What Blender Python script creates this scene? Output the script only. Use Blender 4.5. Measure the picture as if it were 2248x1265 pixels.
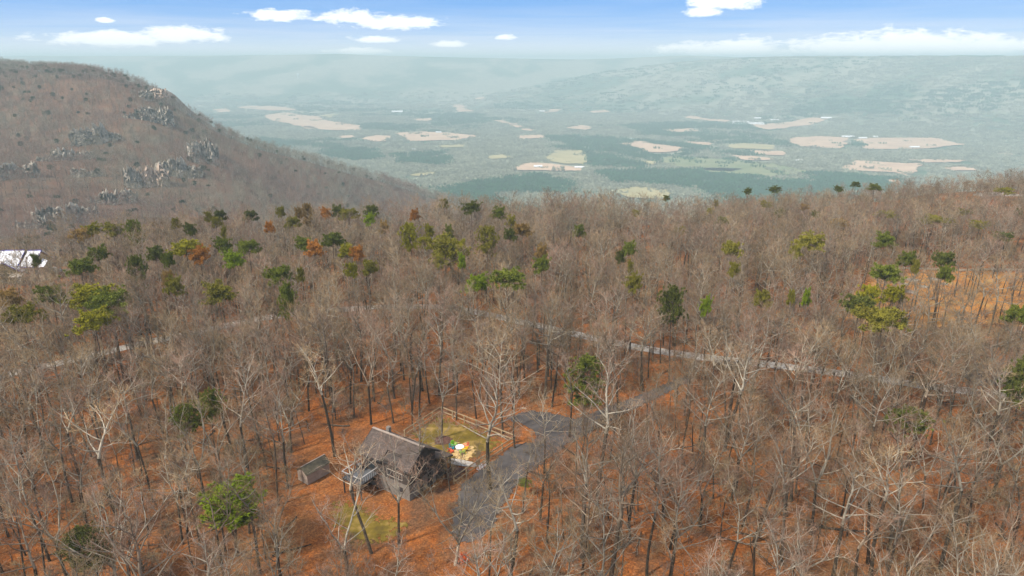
import bpy, math, random
import numpy as np

for o in list(bpy.data.objects):
    bpy.data.objects.remove(o)
S = bpy.context.scene
C = S.collection
R = math.radians

# ------------------------------------------------------------------ camera
F_PX, PITCH, CAM_H = 1499.0, R(18.5), 55.0
cam = bpy.data.cameras.new('camera')
cam.sensor_width = 36.0
cam.lens = 36.0 * F_PX / 2248.0
cam.clip_start = 0.5
cam.clip_end = 60000
cam_o = bpy.data.objects.new('camera', cam)
cam_o.location = (0, 0, CAM_H)
cam_o.rotation_euler = (R(90) - PITCH, 0, 0)
C.objects.link(cam_o)
S.camera = cam_o


def ray(u, v):
    x = (u - 1124.0) / F_PX
    y = (v - 632.5) / F_PX
    return (x, math.cos(PITCH) - y * math.sin(PITCH), -math.sin(PITCH) - y * math.cos(PITCH))


def P(u, v, z=0.0):                       # point of the photograph -> place on a level z
    d = ray(u, v)
    t = (z - CAM_H) / d[2]
    return np.array([d[0] * t, d[1] * t, z])


def PD(u, v, D):                          # point of the photograph at forward distance D
    d = ray(u, v)
    t = D / d[1]
    return np.array([d[0] * t, D, CAM_H + d[2] * t])


def proj(x, y, z=0.0):
    w = y * math.cos(PITCH) - (z - CAM_H) * math.sin(PITCH)
    dn = -y * math.sin(PITCH) - (z - CAM_H) * math.cos(PITCH)
    return 1124 + F_PX * x / w, 632.5 + F_PX * dn / w


# ------------------------------------------------------------------ world, sun, exposure
SUN_EL, SUN_AZ = R(48), R(-125)           # azimuth measured from +Y towards +X
W = bpy.data.worlds.new('World')
S.world = W
W.use_nodes = True
wn, wl = W.node_tree.nodes, W.node_tree.links
wn.clear()


class NT:
    """small helper for writing node trees"""
    def __init__(s, tree):
        s.t = tree
        s.n = tree.nodes
        s.l = tree.links

    def add(s, typ, ins=None, **kw):
        nd = s.n.new(typ)
        for k, v in kw.items():
            setattr(nd, k, v)
        for k, v in (ins or {}).items():
            s.put(nd.inputs[k], v)
        return nd

    def put(s, sock, v):
        if isinstance(v, bpy.types.NodeSocket):
            s.l.new(v, sock)
        else:
            sock.default_value = v

    def m(s, op, a, b=None, c=None, clamp=False):
        nd = s.n.new('ShaderNodeMath')
        nd.operation = op
        nd.use_clamp = clamp
        for i, v in enumerate((a, b, c)):
            if v is not None:
                s.put(nd.inputs[i], v)
        return nd.outputs[0]

    def mix(s, f, a, b, typ='MIX'):
        nd = s.n.new('ShaderNodeMix')
        nd.data_type = 'RGBA'
        nd.blend_type = typ
        s.put(nd.inputs[0], f)
        s.put(nd.inputs[6], a)
        s.put(nd.inputs[7], b)
        return nd.outputs[2]

    def ramp(s, f, stops):
        nd = s.n.new('ShaderNodeValToRGB')
        e = nd.color_ramp.elements
        while len(e) > 1:
            e.remove(e[0])
        e[0].position = stops[0][0]
        e[0].color = (*stops[0][1], 1) if isinstance(stops[0][1], tuple) else (stops[0][1],) * 3 + (1,)
        for p_, c_ in stops[1:]:
            q = e.new(p_)
            q.color = (*c_, 1) if isinstance(c_, tuple) else (c_,) * 3 + (1,)
        s.put(nd.inputs[0], f)
        return nd.outputs[0]

    def noise(s, scale, detail=4, rough=0.55, vec=None, dist=0.0):
        nd = s.n.new('ShaderNodeTexNoise')
        nd.inputs['Scale'].default_value = scale
        nd.inputs['Detail'].default_value = detail
        nd.inputs['Roughness'].default_value = rough
        nd.inputs['Distortion'].default_value = dist
        if vec is not None:
            s.l.new(vec, nd.inputs['Vector'])
        return nd.outputs[0]


w = NT(W.node_tree)
sky = w.add('ShaderNodeTexSky', sky_type='NISHITA', sun_disc=False)
sky.sun_elevation = SUN_EL
sky.sun_rotation = SUN_AZ
sky.altitude = 500
sky.air_density = 1.0
sky.dust_density = 0.4
sky.ozone_density = 1.5
tc = w.add('ShaderNodeTexCoord')
sep = w.add('ShaderNodeSeparateXYZ', {0: tc.outputs['Generated']})
el = w.m('ARCSINE', sep.outputs[2])
az = w.m('ARCTAN2', sep.outputs[0], sep.outputs[1])
SKY_UNIT = 8.6                            # radiance of a white cloud in sky-texture units
blue = w.ramp(w.m('MULTIPLY', el, 1 / 0.5), [
    (0.0, (1.02, 1.06, 1.14)), (0.03, (0.72, 0.86, 1.10)), (0.075, (0.30, 0.56, 1.04)), (0.14, (0.115, 0.40, 0.98)),
    (0.35, (0.10, 0.32, 0.85)), (1.0, (0.08, 0.25, 0.70))])
bl = w.add('ShaderNodeVectorMath', {0: blue, 3: SKY_UNIT}, operation='SCALE').outputs[0]
base = w.mix(0.8, sky.outputs[0], bl)
# thin stretched veil
cv = w.add('ShaderNodeCombineXYZ', {0: w.m('MULTIPLY', az, 2.2), 1: w.m('MULTIPLY', el, 46.0), 2: 0.0}).outputs[0]
veil = w.noise(1.6, 6, 0.62, cv, 0.6)
veil = w.ramp(veil, [(0.38, 0.0), (0.72, 1.0)])
lowf = w.ramp(w.m('MULTIPLY', el, 10.0), [(0.0, 0.6), (0.3, 0.6), (0.6, 0.16), (1.0, 0.1)])
veil = w.m('MULTIPLY', veil, lowf)
base = w.mix(veil, base, (SKY_UNIT * 0.86, SKY_UNIT * 0.9, SKY_UNIT * 1.05, 1))
# the separate clouds over the far ridge
blobs = [(250, 88, 130, 19), (395, 80, 90, 20), (615, 36, 70, 16), (770, 40, 85, 16), (870, 52, 115, 18), (822, 88, 52, 10),
         (985, 98, 42, 9), (1590, 6, 80, 20), (1540, 28, 40, 12), (1590, 112, 150, 20), (1640, 106, 80, 22), (1890, 106, 160, 28),
         (2010, 100, 150, 30), (2140, 106, 110, 22), (230, 45, 16, 6), (790, 114, 75, 9), (1110, 83, 22, 7), (2236, 105, 30, 9)]
cn = w.add('ShaderNodeCombineXYZ', {0: w.m('MULTIPLY', az, 16.0), 1: w.m('MULTIPLY', el, 44.0), 2: 3.0}).outputs[0]
puff = w.m('SUBTRACT', w.noise(2.3, 8, 0.68, cn, 0.3), 0.5)
acc = None
for (u, v, hw, hh) in blobs:
    d = ray(u, v)
    n_ = math.sqrt(sum(q * q for q in d))
    a0, e0 = math.atan2(d[0], d[1]), math.asin(d[2] / n_)
    dx = w.m('DIVIDE', w.m('SUBTRACT', az, a0), hw / F_PX)
    dy = w.m('DIVIDE', w.m('SUBTRACT', el, e0), hh / F_PX)
    dy = w.m('MULTIPLY', dy, w.m('ADD', 1.0, w.m('MULTIPLY', w.m('LESS_THAN', dy, 0.0), 0.45)))
    r2 = w.m('SQRT', w.m('ADD', w.m('MULTIPLY', dx, dx), w.m('MULTIPLY', dy, dy)))
    k = w.m('SUBTRACT', 1.0, r2)
    acc = k if acc is None else w.m('MAXIMUM', acc, k)
acc = w.m('ADD', acc, w.m('MULTIPLY', puff, 2.1))
cm = w.ramp(acc, [(0.0, 0.0), (0.2, 0.5), (0.42, 0.92), (0.75, 1.0)])
# broken cloud cover higher up, all round
hv = w.add('ShaderNodeVectorMath', {0: tc.outputs['Generated'], 1: (2.2, 2.2, 4.5)}, operation='MULTIPLY').outputs[0]
hc = w.ramp(w.noise(1.5, 6, 0.6, hv, 0.2), [(0.36, 0.0), (0.56, 1.0)])
hm = w.ramp(el, [(0.10, 0.0), (0.26, 1.0)])
cm = w.m('MAXIMUM', cm, w.m('MULTIPLY', hc, hm))
top = w.mix(cm, base, (SKY_UNIT * 1.25, SKY_UNIT * 1.25, SKY_UNIT * 1.27, 1))
bg = w.add('ShaderNodeBackground', {0: top, 1: 0.105})
out = w.add('ShaderNodeOutputWorld', {0: bg.outputs[0]})

sun = bpy.data.lights.new('sun', 'SUN')
sun.energy = 4.7
sun.angle = R(5)
sun.color = (1.0, 0.92, 0.80)
sun_o = bpy.data.objects.new('sun', sun)
sun_o.rotation_euler = (R(90) - SUN_EL, 0, math.pi - SUN_AZ)
C.objects.link(sun_o)

vs = S.view_settings
vs.view_transform = 'Standard'
vs.look = 'None'
vs.gamma = 1
vs.use_curve_mapping = False
vs.exposure = 0.2
S.cycles.use_denoising = True
S.cycles.max_bounces = 4
S.cycles.diffuse_bounces = 1
S.cycles.transparent_max_bounces = 6
S.cycles.volume_bounces = 0

# ------------------------------------------------------------------ helpers
rng = np.random.default_rng(7)
random.seed(7)


def new_mesh(name, verts, faces, mats=(), midx=None, smooth=False):
    me = bpy.data.meshes.new(name)
    verts = np.asarray(verts, dtype=np.float32)
    if isinstance(faces, np.ndarray):
        k = faces.shape[1]
        me.vertices.add(len(verts))
        me.vertices.foreach_set('co', verts.ravel())
        me.loops.add(faces.size)
        me.loops.foreach_set('vertex_index', faces.ravel().astype(np.int32))
        me.polygons.add(len(faces))
        me.polygons.foreach_set('loop_start', np.arange(0, faces.size, k, dtype=np.int32))
        me.update(calc_edges=True)
    else:
        me.from_pydata(verts.tolist(), [], faces)
    for m in mats:
        me.materials.append(m)
    if midx is not None:
        me.polygons.foreach_set('material_index', np.asarray(midx, dtype=np.int32))
    if smooth:
        me.polygons.foreach_set('use_smooth', np.ones(len(me.polygons), dtype=bool))
    me.update()
    return me


def link(name, me, parent=None, loc=(0, 0, 0), rotz=0.0, scale=None):
    o = bpy.data.objects.new(name, me)
    C.objects.link(o)
    o.location = loc
    o.rotation_euler = (0, 0, rotz)
    if scale is not None:
        o.scale = scale if hasattr(scale, '__len__') else (scale,) * 3
    if parent is not None:
        o.parent = parent
    return o


def thing(name, label, cat, loc=(0, 0, 0), rotz=0.0, group=None, scale=None, me=None):
    o = link(name, me, None, loc, rotz, scale)
    o['label'] = label
    o['category'] = cat
    if group:
        o['group'] = group
    return o


class MB:
    def __init__(s):
        s.v, s.f = [], []

    def add(s, vs_, fs_):
        n0 = len(s.v)
        s.v += [tuple(map(float, q)) for q in vs_]
        s.f += [tuple(i + n0 for i in q) for q in fs_]
        return s

    def box(s, x0, x1, y0, y1, z0, z1):
        return s.add([(x0, y0, z0), (x1, y0, z0), (x1, y1, z0), (x0, y1, z0), (x0, y0, z1), (x1, y0, z1), (x1, y1, z1), (x0, y1, z1)],
                     [(0, 3, 2, 1), (4, 5, 6, 7), (0, 1, 5, 4), (1, 2, 6, 5), (2, 3, 7, 6), (3, 0, 4, 7)])

    def slab(s, quad, t):                 # a sheet of four corners given a thickness downward
        q = [np.array(c, float) for c in quad]
        n = np.cross(q[1] - q[0], q[3] - q[0])
        n /= np.linalg.norm(n)
        if n[2] < 0:
            n = -n
        vv = q + [c - n * t for c in q]
        return s.add(vv, [(0, 1, 2, 3), (7, 6, 5, 4), (0, 4, 5, 1), (1, 5, 6, 2), (2, 6, 7, 3), (3, 7, 4, 0)])

    def bar(s, a, b, wdt, hgt=None):
        a, b = np.array(a, float), np.array(b, float)
        hgt = hgt or wdt
        t = b - a
        t /= np.linalg.norm(t)
        up = np.array([0, 0, 1.0]) if abs(t[2]) < 0.9 else np.array([1.0, 0, 0])
        sd = np.cross(t, up)
        sd /= np.linalg.norm(sd)
        up = np.cross(sd, t)
        vv = []
        for p_ in (a, b):
            for i, j in ((-1, -1), (1, -1), (1, 1), (-1, 1)):
                vv.append(p_ + sd * i * wdt / 2 + up * j * hgt / 2)
        return s.add(vv, [(0, 3, 2, 1), (4, 5, 6, 7), (0, 1, 5, 4), (1, 2, 6, 5), (2, 3, 7, 6), (3, 0, 4, 7)])

    def lathe(s, prof, n=16, cx=0, cy=0):
        n0 = len(s.v)
        for r_, z_ in prof:
            for i in range(n):
                a_ = 2 * math.pi * i / n
                s.v.append((cx + r_ * math.cos(a_), cy + r_ * math.sin(a_), z_))
        for k in range(len(prof) - 1):
            for i in range(n):
                j = (i + 1) % n
                s.f.append((n0 + k * n + i, n0 + k * n + j, n0 + (k + 1) * n + j, n0 + (k + 1) * n + i))
        s.f.append(tuple(n0 + i for i in reversed(range(n))))
        s.f.append(tuple(n0 + (len(prof) - 1) * n + i for i in range(n)))
        return s

    def obj(s, name, mat, parent=None, loc=(0, 0, 0), rotz=0, smooth=False):
        return link(name, new_mesh(name, s.v, s.f, [mat], smooth=smooth), parent, loc, rotz)


def vnoise(x, y, seed=0):
    """smooth value noise, vectorised"""
    xi, yi = np.floor(x).astype(np.int64), np.floor(y).astype(np.int64)
    fx, fy = x - xi, y - yi
    fx, fy = fx * fx * (3 - 2 * fx), fy * fy * (3 - 2 * fy)

    def h(i, j):
        n = (i * 374761393 + j * 668265263 + seed * 974634777) & 0x7fffffff
        n = ((n ^ (n >> 13)) * 1274126177) & 0x7fffffff
        return ((n ^ (n >> 16)) & 0xffff) / 65535.0
    return (h(xi, yi) * (1 - fx) + h(xi + 1, yi) * fx) * (1 - fy) + (h(xi, yi + 1) * (1 - fx) + h(xi + 1, yi + 1) * fx) * fy


def fbm(x, y, seed=0, oct_=4):
    s_, a_ = 0, 0.5
    for k in range(oct_):
        s_ = s_ + a_ * vnoise(x * 2 ** k, y * 2 ** k, seed + k)
        a_ *= 0.5
    return s_


def in_poly(px, py, poly):
    px, py = np.asarray(px, float), np.asarray(py, float)
    r_ = np.zeros(px.shape, bool)
    n = len(poly)
    for i in range(n):
        x0, y0 = poly[i][:2]
        x1, y1 = poly[(i + 1) % n][:2]
        c_ = ((y0 > py) != (y1 > py)) & (px < (x1 - x0) * (py - y0) / ((y1 - y0) or 1e-9) + x0)
        r_ ^= c_
    return r_


def sstep(x, a, b):
    t = np.clip((x - a) / (b - a), 0, 1)
    return t * t * (3 - 2 * t)


# ------------------------------------------------------------------ materials
def mat(name):
    m = bpy.data.materials.new(name)
    m.use_nodes = True
    t = NT(m.node_tree)
    b = t.n['Principled BSDF']
    b.inputs['Roughness'].default_value = 0.85
    b.inputs['Specular IOR Level'].default_value = 0.2
    return m, t, b


def noisy(name, c0, c1, scale=3.0, detail=5, rough=0.85, bump=0.0, c2=None, coord='Object', dist=0.0, spec=0.2, ragged=0.0, rscale=1.1, leaves=0.0):
    m, t, b = mat(name)
    tcn = t.add('ShaderNodeTexCoord')
    n = t.noise(scale, detail, 0.6, tcn.outputs[coord], dist)
    st = [(0.3, c0), (0.7, c1)] if c2 is None else [(0.28, c0), (0.5, c1), (0.72, c2)]
    colr = t.ramp(n, st)
    if leaves:                             # drifts of fallen leaves lying on the surface
        lm = t.ramp(t.m('ADD', t.noise(0.55, 6, 0.7, tcn.outputs[coord]), leaves - 0.5), [(0.5, 0.0), (0.62, 1.0)])
        lc = t.ramp(t.noise(4.0, 3, 0.7, tcn.outputs[coord]), [(0.3, (0.12, 0.05, 0.02)), (0.7, (0.36, 0.15, 0.06))])
        colr = t.mix(lm, colr, lc)
    t.put(b.inputs['Base Color'], colr)
    b.inputs['Roughness'].default_value = rough
    b.inputs['Specular IOR Level'].default_value = spec
    if ragged:                             # the sheet thins out raggedly towards its outline
        ea = t.add('ShaderNodeAttribute', attribute_name='edge')
        rn = t.noise(rscale, 5, 0.7, tcn.outputs[coord])
        al = t.m('ADD', t.m('MULTIPLY', ea.outputs['Fac'], 1.0 / ragged), t.m('MULTIPLY', t.m('SUBTRACT', rn, 0.62), 4.0))
        t.put(b.inputs['Alpha'], t.ramp(al, [(0.0, 0.0), (0.25, 1.0)]))
    if bump:
        bp = t.add('ShaderNodeBump', {'Strength': bump, 'Distance': 0.05, 'Height': n})
        t.put(b.inputs['Normal'], bp.outputs[0])
    return m


def tree_mat(name, c0, c1, scale, var=0.35, rough=0.9, alt=None, usecol=True):
    """bark / needles: noise along the object, shifted by the object's own colour and a random value"""
    m, t, b = mat(name)
    tcn = t.add('ShaderNodeTexCoord')
    oi = t.add('ShaderNodeObjectInfo')
    n = t.noise(scale, 3, 0.6, tcn.outputs['Object'])
    col = t.ramp(n, [(0.3, c0), (0.7, c1)])
    k = t.m('ADD', 1.0 - var / 2, t.m('MULTIPLY', oi.outputs['Random'], var))
    if alt is not None:                    # some trees have another twig colour
        pk = t.m('FRACT', t.m('MULTIPLY', oi.outputs['Random'], 7.31))
        col = t.mix(t.ramp(pk, [(0.45, 0.0), (0.75, 1.0)]), col, t.ramp(n, [(0.3, alt[0]), (0.7, alt[1])]))
    if usecol:
        col = t.mix(1.0, col, oi.outputs['Color'], 'MULTIPLY')
    sc = t.add('ShaderNodeVectorMath', {0: col, 3: k}, operation='SCALE').outputs[0]
    t.put(b.inputs['Base Color'], sc)
    b.inputs['Roughness'].default_value = rough
    b.inputs['Specular IOR Level'].default_value = 0.1
    return m


def litter_mat():
    m, t, b = mat('leaf_litter')
    tcn = t.add('ShaderNodeTexCoord')
    v = tcn.outputs['Object']
    big = t.noise(0.035, 4, 0.6, v)
    mid = t.noise(0.4, 5, 0.65, v)
    fine = t.noise(4.5, 4, 0.75, v)
    vor = t.add('ShaderNodeTexVoronoi', {'Vector': v, 'Scale': 3.2})
    c1 = t.ramp(fine, [(0.28, (0.09, 0.028, 0.008)), (0.5, (0.255, 0.074, 0.014)), (0.68, (0.46, 0.155, 0.030))])
    c2 = t.ramp(fine, [(0.28, (0.10, 0.038, 0.012)), (0.5, (0.24, 0.090, 0.027)), (0.7, (0.40, 0.175, 0.058))])
    c = t.mix(t.ramp(mid, [(0.38, 0.0), (0.64, 1.0)]), c1, c2)
    c3 = t.ramp(fine, [(0.3, (0.10, 0.065, 0.03)), (0.7, (0.27, 0.18, 0.09))])
    c = t.mix(t.ramp(big, [(0.5, 0.0), (0.72, 0.6)]), c, c3)
    soil = t.ramp(fine, [(0.3, (0.055, 0.03, 0.017)), (0.7, (0.17, 0.095, 0.052))])
    c = t.mix(t.ramp(t.noise(0.13, 6, 0.7, v, 0.5), [(0.47, 0.0), (0.62, 0.85)]), c, soil)
    # single leaves, paler or darker than the mat
    lf = t.ramp(vor.outputs['Color'], [(0.0, 0.72), (0.5, 1.0), (1.0, 1.38)])
    c = t.mix(1.0, c, lf, 'MULTIPLY')
    t.put(b.inputs['Base Color'], c)
    bp = t.add('ShaderNodeBump', {'Strength': 0.6, 'Distance': 0.12, 'Height': fine})
    t.put(b.inputs['Normal'], bp.outputs[0])
    b.inputs['Roughness'].default_value = 0.95
    return m


M = {}
M['litter'] = litter_mat()
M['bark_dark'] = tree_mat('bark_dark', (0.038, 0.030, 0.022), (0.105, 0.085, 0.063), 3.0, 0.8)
M['bark_pale_skylit'] = tree_mat('bark_pale_skylit', (0.13, 0.112, 0.085), (0.38, 0.34, 0.27), 1.3, 0.7)  # lichen-pale limb bark, also lighter than trunks to paint in sky-lit tops
M['twig'] = tree_mat('twig_bark', (0.155, 0.108, 0.058), (0.365, 0.262, 0.150), 0.35, 0.8, alt=((0.155, 0.094, 0.066), (0.36, 0.235, 0.168)))
M['twig_grey'] = tree_mat('twig_bark_grey', (0.115, 0.098, 0.066), (0.29, 0.25, 0.18), 0.35, 0.6, usecol=False)
M['twig_red'] = tree_mat('twig_bark_red', (0.125, 0.062, 0.044), (0.26, 0.145, 0.108), 0.35, 0.6, usecol=False)
M['needle_far'] = tree_mat('far_needles', (0.022, 0.034, 0.012), (0.06, 0.085, 0.026), 1.1, 0.5, usecol=False)
M['needle'] = tree_mat('pine_needles', (0.95, 0.93, 0.85), (2.1, 2.05, 1.6), 1.1, 0.3)
M['pine_bark'] = noisy('pine_bark', (0.06, 0.045, 0.035), (0.17, 0.12, 0.09), 5.0)
M['road'] = noisy('pale_gravel', (0.27, 0.24, 0.21), (0.50, 0.46, 0.41), 2.5, 6, 0.95, 0.3)
M['asphalt'] = noisy('old_asphalt', (0.052, 0.046, 0.044), (0.11, 0.096, 0.09), 0.55, 8, 0.9, 0.2, ragged=0.7, leaves=0.0)
M['dirt'] = noisy('bare_dirt', (0.30, 0.20, 0.12), (0.56, 0.42, 0.29), 0.8, 6, 0.95, 0.3, ragged=1.2)
M['dirt2'] = noisy('worn_track', (0.16, 0.115, 0.075), (0.30, 0.225, 0.155), 0.8, 6, 0.95, 0.3)
M['mulch'] = noisy('mulch', (0.05, 0.024, 0.018), (0.15, 0.075, 0.055), 5, 5, 0.95, 0.4, ragged=0.4)
M['lawn'] = noisy('winter_lawn', (0.070, 0.050, 0.016), (0.155, 0.108, 0.014), 0.45, 7, 0.95, 0.4, c2=(0.36, 0.235, 0.085), ragged=2.2, leaves=0.05)
M['straw'] = noisy('straw_ground', (0.42, 0.27, 0.10), (0.66, 0.47, 0.22), 1.4, 6, 0.95, 0.4, ragged=1.0)
M['straw_field'] = noisy('dry_grass', (0.22, 0.085, 0.02), (0.40, 0.175, 0.042), 0.25, 8, 0.95, 0.5, c2=(0.36, 0.24, 0.095), ragged=3.0, rscale=.4)
M['stone_pale'] = noisy('pale_stone', (0.30, 0.27, 0.23), (0.60, 0.56, 0.50), 1.2, 6, 0.9, 0.4)
M['wood_fence'] = noisy('fence_wood', (0.28, 0.21, 0.125), (0.45, 0.345, 0.21), 2.0, 4)
M['roof_brown'] = None
M['wall_brown'] = noisy('brown_siding', (0.050, 0.040, 0.035), (0.085, 0.070, 0.062), 1.5, 5)
M['found'] = noisy('foundation_block', (0.15, 0.135, 0.12), (0.25, 0.225, 0.20), 1.2, 5)
M['trim_dark'] = noisy('dark_trim', (0.028, 0.026, 0.026), (0.05, 0.046, 0.045), 2)
M['glass'] = noisy('window_glass', (0.02, 0.025, 0.03), (0.05, 0.055, 0.06), 0.8, 2, 0.12, spec=0.6)
M['trim_pale'] = noisy('pale_trim', (0.38, 0.33, 0.28), (0.5, 0.44, 0.37), 2)
M['deck'] = noisy('deck_grey', (0.085, 0.088, 0.095), (0.15, 0.155, 0.165), 1.5, 5)
M['rail'] = noisy('deck_rail', (0.30, 0.29, 0.28), (0.42, 0.40, 0.38), 2)
M['shed_wall'] = noisy('shed_boards', (0.25, 0.20, 0.165), (0.37, 0.30, 0.25), 2.2, 4)
M['shed_roof'] = noisy('shed_shingles', (0.055, 0.048, 0.032), (0.115, 0.098, 0.066), 2.2, 6)
M['white_roof'] = noisy('white_metal_roof', (0.78, 0.79, 0.82), (0.86, 0.87, 0.90), 0.6, 3, 0.4, spec=0.5)
M['blue_trim'] = noisy('blue_trim', (0.045, 0.04, 0.30), (0.07, 0.06, 0.40), 1)
M['cream'] = noisy('cream_wall', (0.42, 0.36, 0.24), (0.55, 0.48, 0.34), 0.8)
M['olive_gable'] = noisy('olive_siding', (0.085, 0.075, 0.04), (0.14, 0.12, 0.065), 1.0)
M['rock'] = noisy('cliff_rock', (0.13, 0.115, 0.092), (0.31, 0.275, 0.225), 0.16, 8, 0.95, 0.6, c2=(0.56, 0.48, 0.39))
M['rock_pink'] = noisy('fresh_rock', (0.36, 0.26, 0.19), (0.60, 0.47, 0.37), 0.2, 8, 0.95, 0.6)
M['barn_white'] = noisy('barn_white', (0.78, 0.78, 0.78), (0.86, 0.86, 0.86), 0.1, 3, 0.5)
M['barn_wall'] = noisy('barn_wall', (0.35, 0.33, 0.31), (0.5, 0.48, 0.46), 0.1, 3)


def shingle_mat():
    m, t, b = mat('brown_shingles')
    tcn = t.add('ShaderNodeTexCoord')
    br = t.add('ShaderNodeTexBrick', {'Vector': tcn.outputs['Object'], 'Scale': 3.0, 'Color1': (0.078, 0.058, 0.049, 1),
                                      'Color2': (0.125, 0.096, 0.082, 1), 'Mortar': (0.06, 0.05, 0.046, 1), 'Mortar Size': 0.03,
                                      'Brick Width': 0.9, 'Row Height': 0.42})
    n = t.noise(0.8, 6, 0.65, tcn.outputs['Object'])
    c = t.mix(1.0, br.outputs[0], t.ramp(n, [(0.3, 0.75), (0.7, 1.2)]), 'MULTIPLY')
    t.put(b.inputs['Base Color'], c)
    return m


M['roof_brown'] = shingle_mat()


def valley_mat():
    m, t, b = mat('valley_ground')
    tcn = t.add('ShaderNodeTexCoord')
    v = tcn.outputs['Object']
    a_ = t.noise(0.0016, 6, 0.62, v, 0.4)
    f_ = t.noise(0.02, 5, 0.7, v)
    c1 = t.ramp(f_, [(0.3, (0.15, 0.15, 0.10)), (0.7, (0.32, 0.305, 0.215))])
    c2 = t.ramp(f_, [(0.3, (0.03, 0.07, 0.03)), (0.7, (0.08, 0.14, 0.07))])
    c = t.mix(t.ramp(a_, [(0.46, 0.0), (0.56, 1.0)]), c1, c2)
    t.put(b.inputs['Base Color'], c)
    return m


M['valley'] = valley_mat()
M['field_tan'] = noisy('tan_field', (0.44, 0.29, 0.19), (0.60, 0.42, 0.28), 0.012, 7, 0.95, ragged=9, rscale=.03)
M['field_yellow'] = noisy('yellow_field', (0.30, 0.26, 0.12), (0.42, 0.35, 0.175), 0.012, 7, 0.95, ragged=9, rscale=.03)
M['field_green'] = noisy('young_plantation', (0.12, 0.16, 0.06), (0.25, 0.24, 0.12), 0.012, 8, 0.95, ragged=9, rscale=.03)
M['hill'] = noisy('hill_litter', (0.06, 0.033, 0.020), (0.14, 0.074, 0.044), 0.02, 8, 0.95, c2=(0.13, 0.105, 0.07))

# ------------------------------------------------------------------ the plateau
LIP = [(-700, 640), (-300, 600), (0, 592), (200, 590), (400, 582), (600, 566), (830, 546), (1000, 526), (1300, 508), (1500, 490),
       (1640, 472), (1800, 455), (2000, 442), (2248, 430), (2600, 425), (3100, 430)]
_lt = [P(u, v)[0] / P(u, v)[1] for u, v in LIP]
_ly = [P(u, v)[1] for u, v in LIP]
HUMP = P(2225, 452)


def gz(x, y):
    x, y = np.asarray(x, float), np.asarray(y, float)
    t = x / np.maximum(y, 20.0)
    yl = np.interp(t, _lt, _ly) + 7 * (vnoise(x / 22.0, y * 0 + 1.5, 5) - 0.5)
    s_ = np.maximum(y - yl, 0)
    z = 4.5 * np.exp(-((x - HUMP[0]) ** 2 + (y - HUMP[1] + 4) ** 2) / (2 * 26.0 ** 2))
    far = sstep(np.hypot(x + 5, y - 85), 32, 70)
    z = z + far * 1.6 * (fbm(x / 38.0, y / 38.0, 11, 3) - 0.45)
    return z - s_ * s_ / (s_ + 14.0) * 0.85


xs, ys = np.arange(-380, 421, 2.5), np.arange(-120, 471, 2.5)
gx, gy = np.meshgrid(xs, ys)
gv = np.stack([gx, gy, gz(gx, gy)], -1).reshape(-1, 3)
nx, ny = len(xs), len(ys)
ii = (np.arange(ny - 1)[:, None] * nx + np.arange(nx - 1)[None, :]).ravel()
gf = np.stack([ii, ii + 1, ii + nx + 1, ii + nx], 1)
g = link('ground', new_mesh('ground', gv, gf, [M['litter']], smooth=True))
g['kind'] = 'structure'
g['label'] = 'wooded plateau floor covered in rust-brown fallen leaves'


def put_edge(me, vv, outline, cap=6.0):
    outline = np.concatenate([outline + (np.roll(outline, -1, 0) - outline) * k / 4 for k in range(4)])
    d = np.min(np.hypot(vv[:, 0][:, None] - outline[None, :, 0], vv[:, 1][:, None] - outline[None, :, 1]), 1)
    at = me.attributes.new('edge', 'FLOAT', 'POINT')
    at.data.foreach_set('value', np.minimum(d, cap).astype(np.float32))


def sheet(name, pix, mat_, lift, jitter=0.25, step=0.8, label=None, kind='structure', world=None):
    """a patch of ground lying on the plateau; outline given as points of the photograph"""
    pts = [P(*q)[:2] for q in pix] if world is None else [np.array(q[:2]) for q in world]
    out_ = []
    for i in range(len(pts)):
        a_, b_ = pts[i], pts[(i + 1) % len(pts)]
        n = max(1, int(np.linalg.norm(b_ - a_) / step))
        for k in range(n):
            q = a_ + (b_ - a_) * k / n
            out_.append(q + rng.normal(size=2) * jitter)
    out_ = np.array(out_)
    # smooth the outline once
    out_ = (np.roll(out_, 1, 0) + 2 * out_ + np.roll(out_, -1, 0)) / 4
    import mathutils
    from mathutils.geometry import delaunay_2d_cdt
    x0, y0, x1, y1 = *out_.min(0), *out_.max(0)
    gs = .8 if (x1 - x0) < 75 else 2.0
    gxx, gyy = np.meshgrid(np.arange(x0, x1, gs), np.arange(y0, y1, gs))
    gxx, gyy = gxx.ravel(), gyy.ravel()
    ok = in_poly(gxx, gyy, out_.tolist())
    allp = [mathutils.Vector(q) for q in out_.tolist()] + [mathutils.Vector((a_, b_)) for a_, b_ in zip(gxx[ok], gyy[ok])]
    n = len(out_)
    vv, _, ff, *_ = delaunay_2d_cdt(allp, [(i, (i + 1) % n) for i in range(n)], [], 1, 1e-4)
    vv = np.array([(q.x, q.y) for q in vv])
    zz = gz(vv[:, 0], vv[:, 1]) + lift
    me = new_mesh(name, np.column_stack([vv, zz]), [tuple(q) for q in ff], [mat_], smooth=True)
    put_edge(me, vv, out_)
    o = link(name, me)
    o['kind'] = kind
    if label:
        o['label'] = label
    return o


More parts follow.
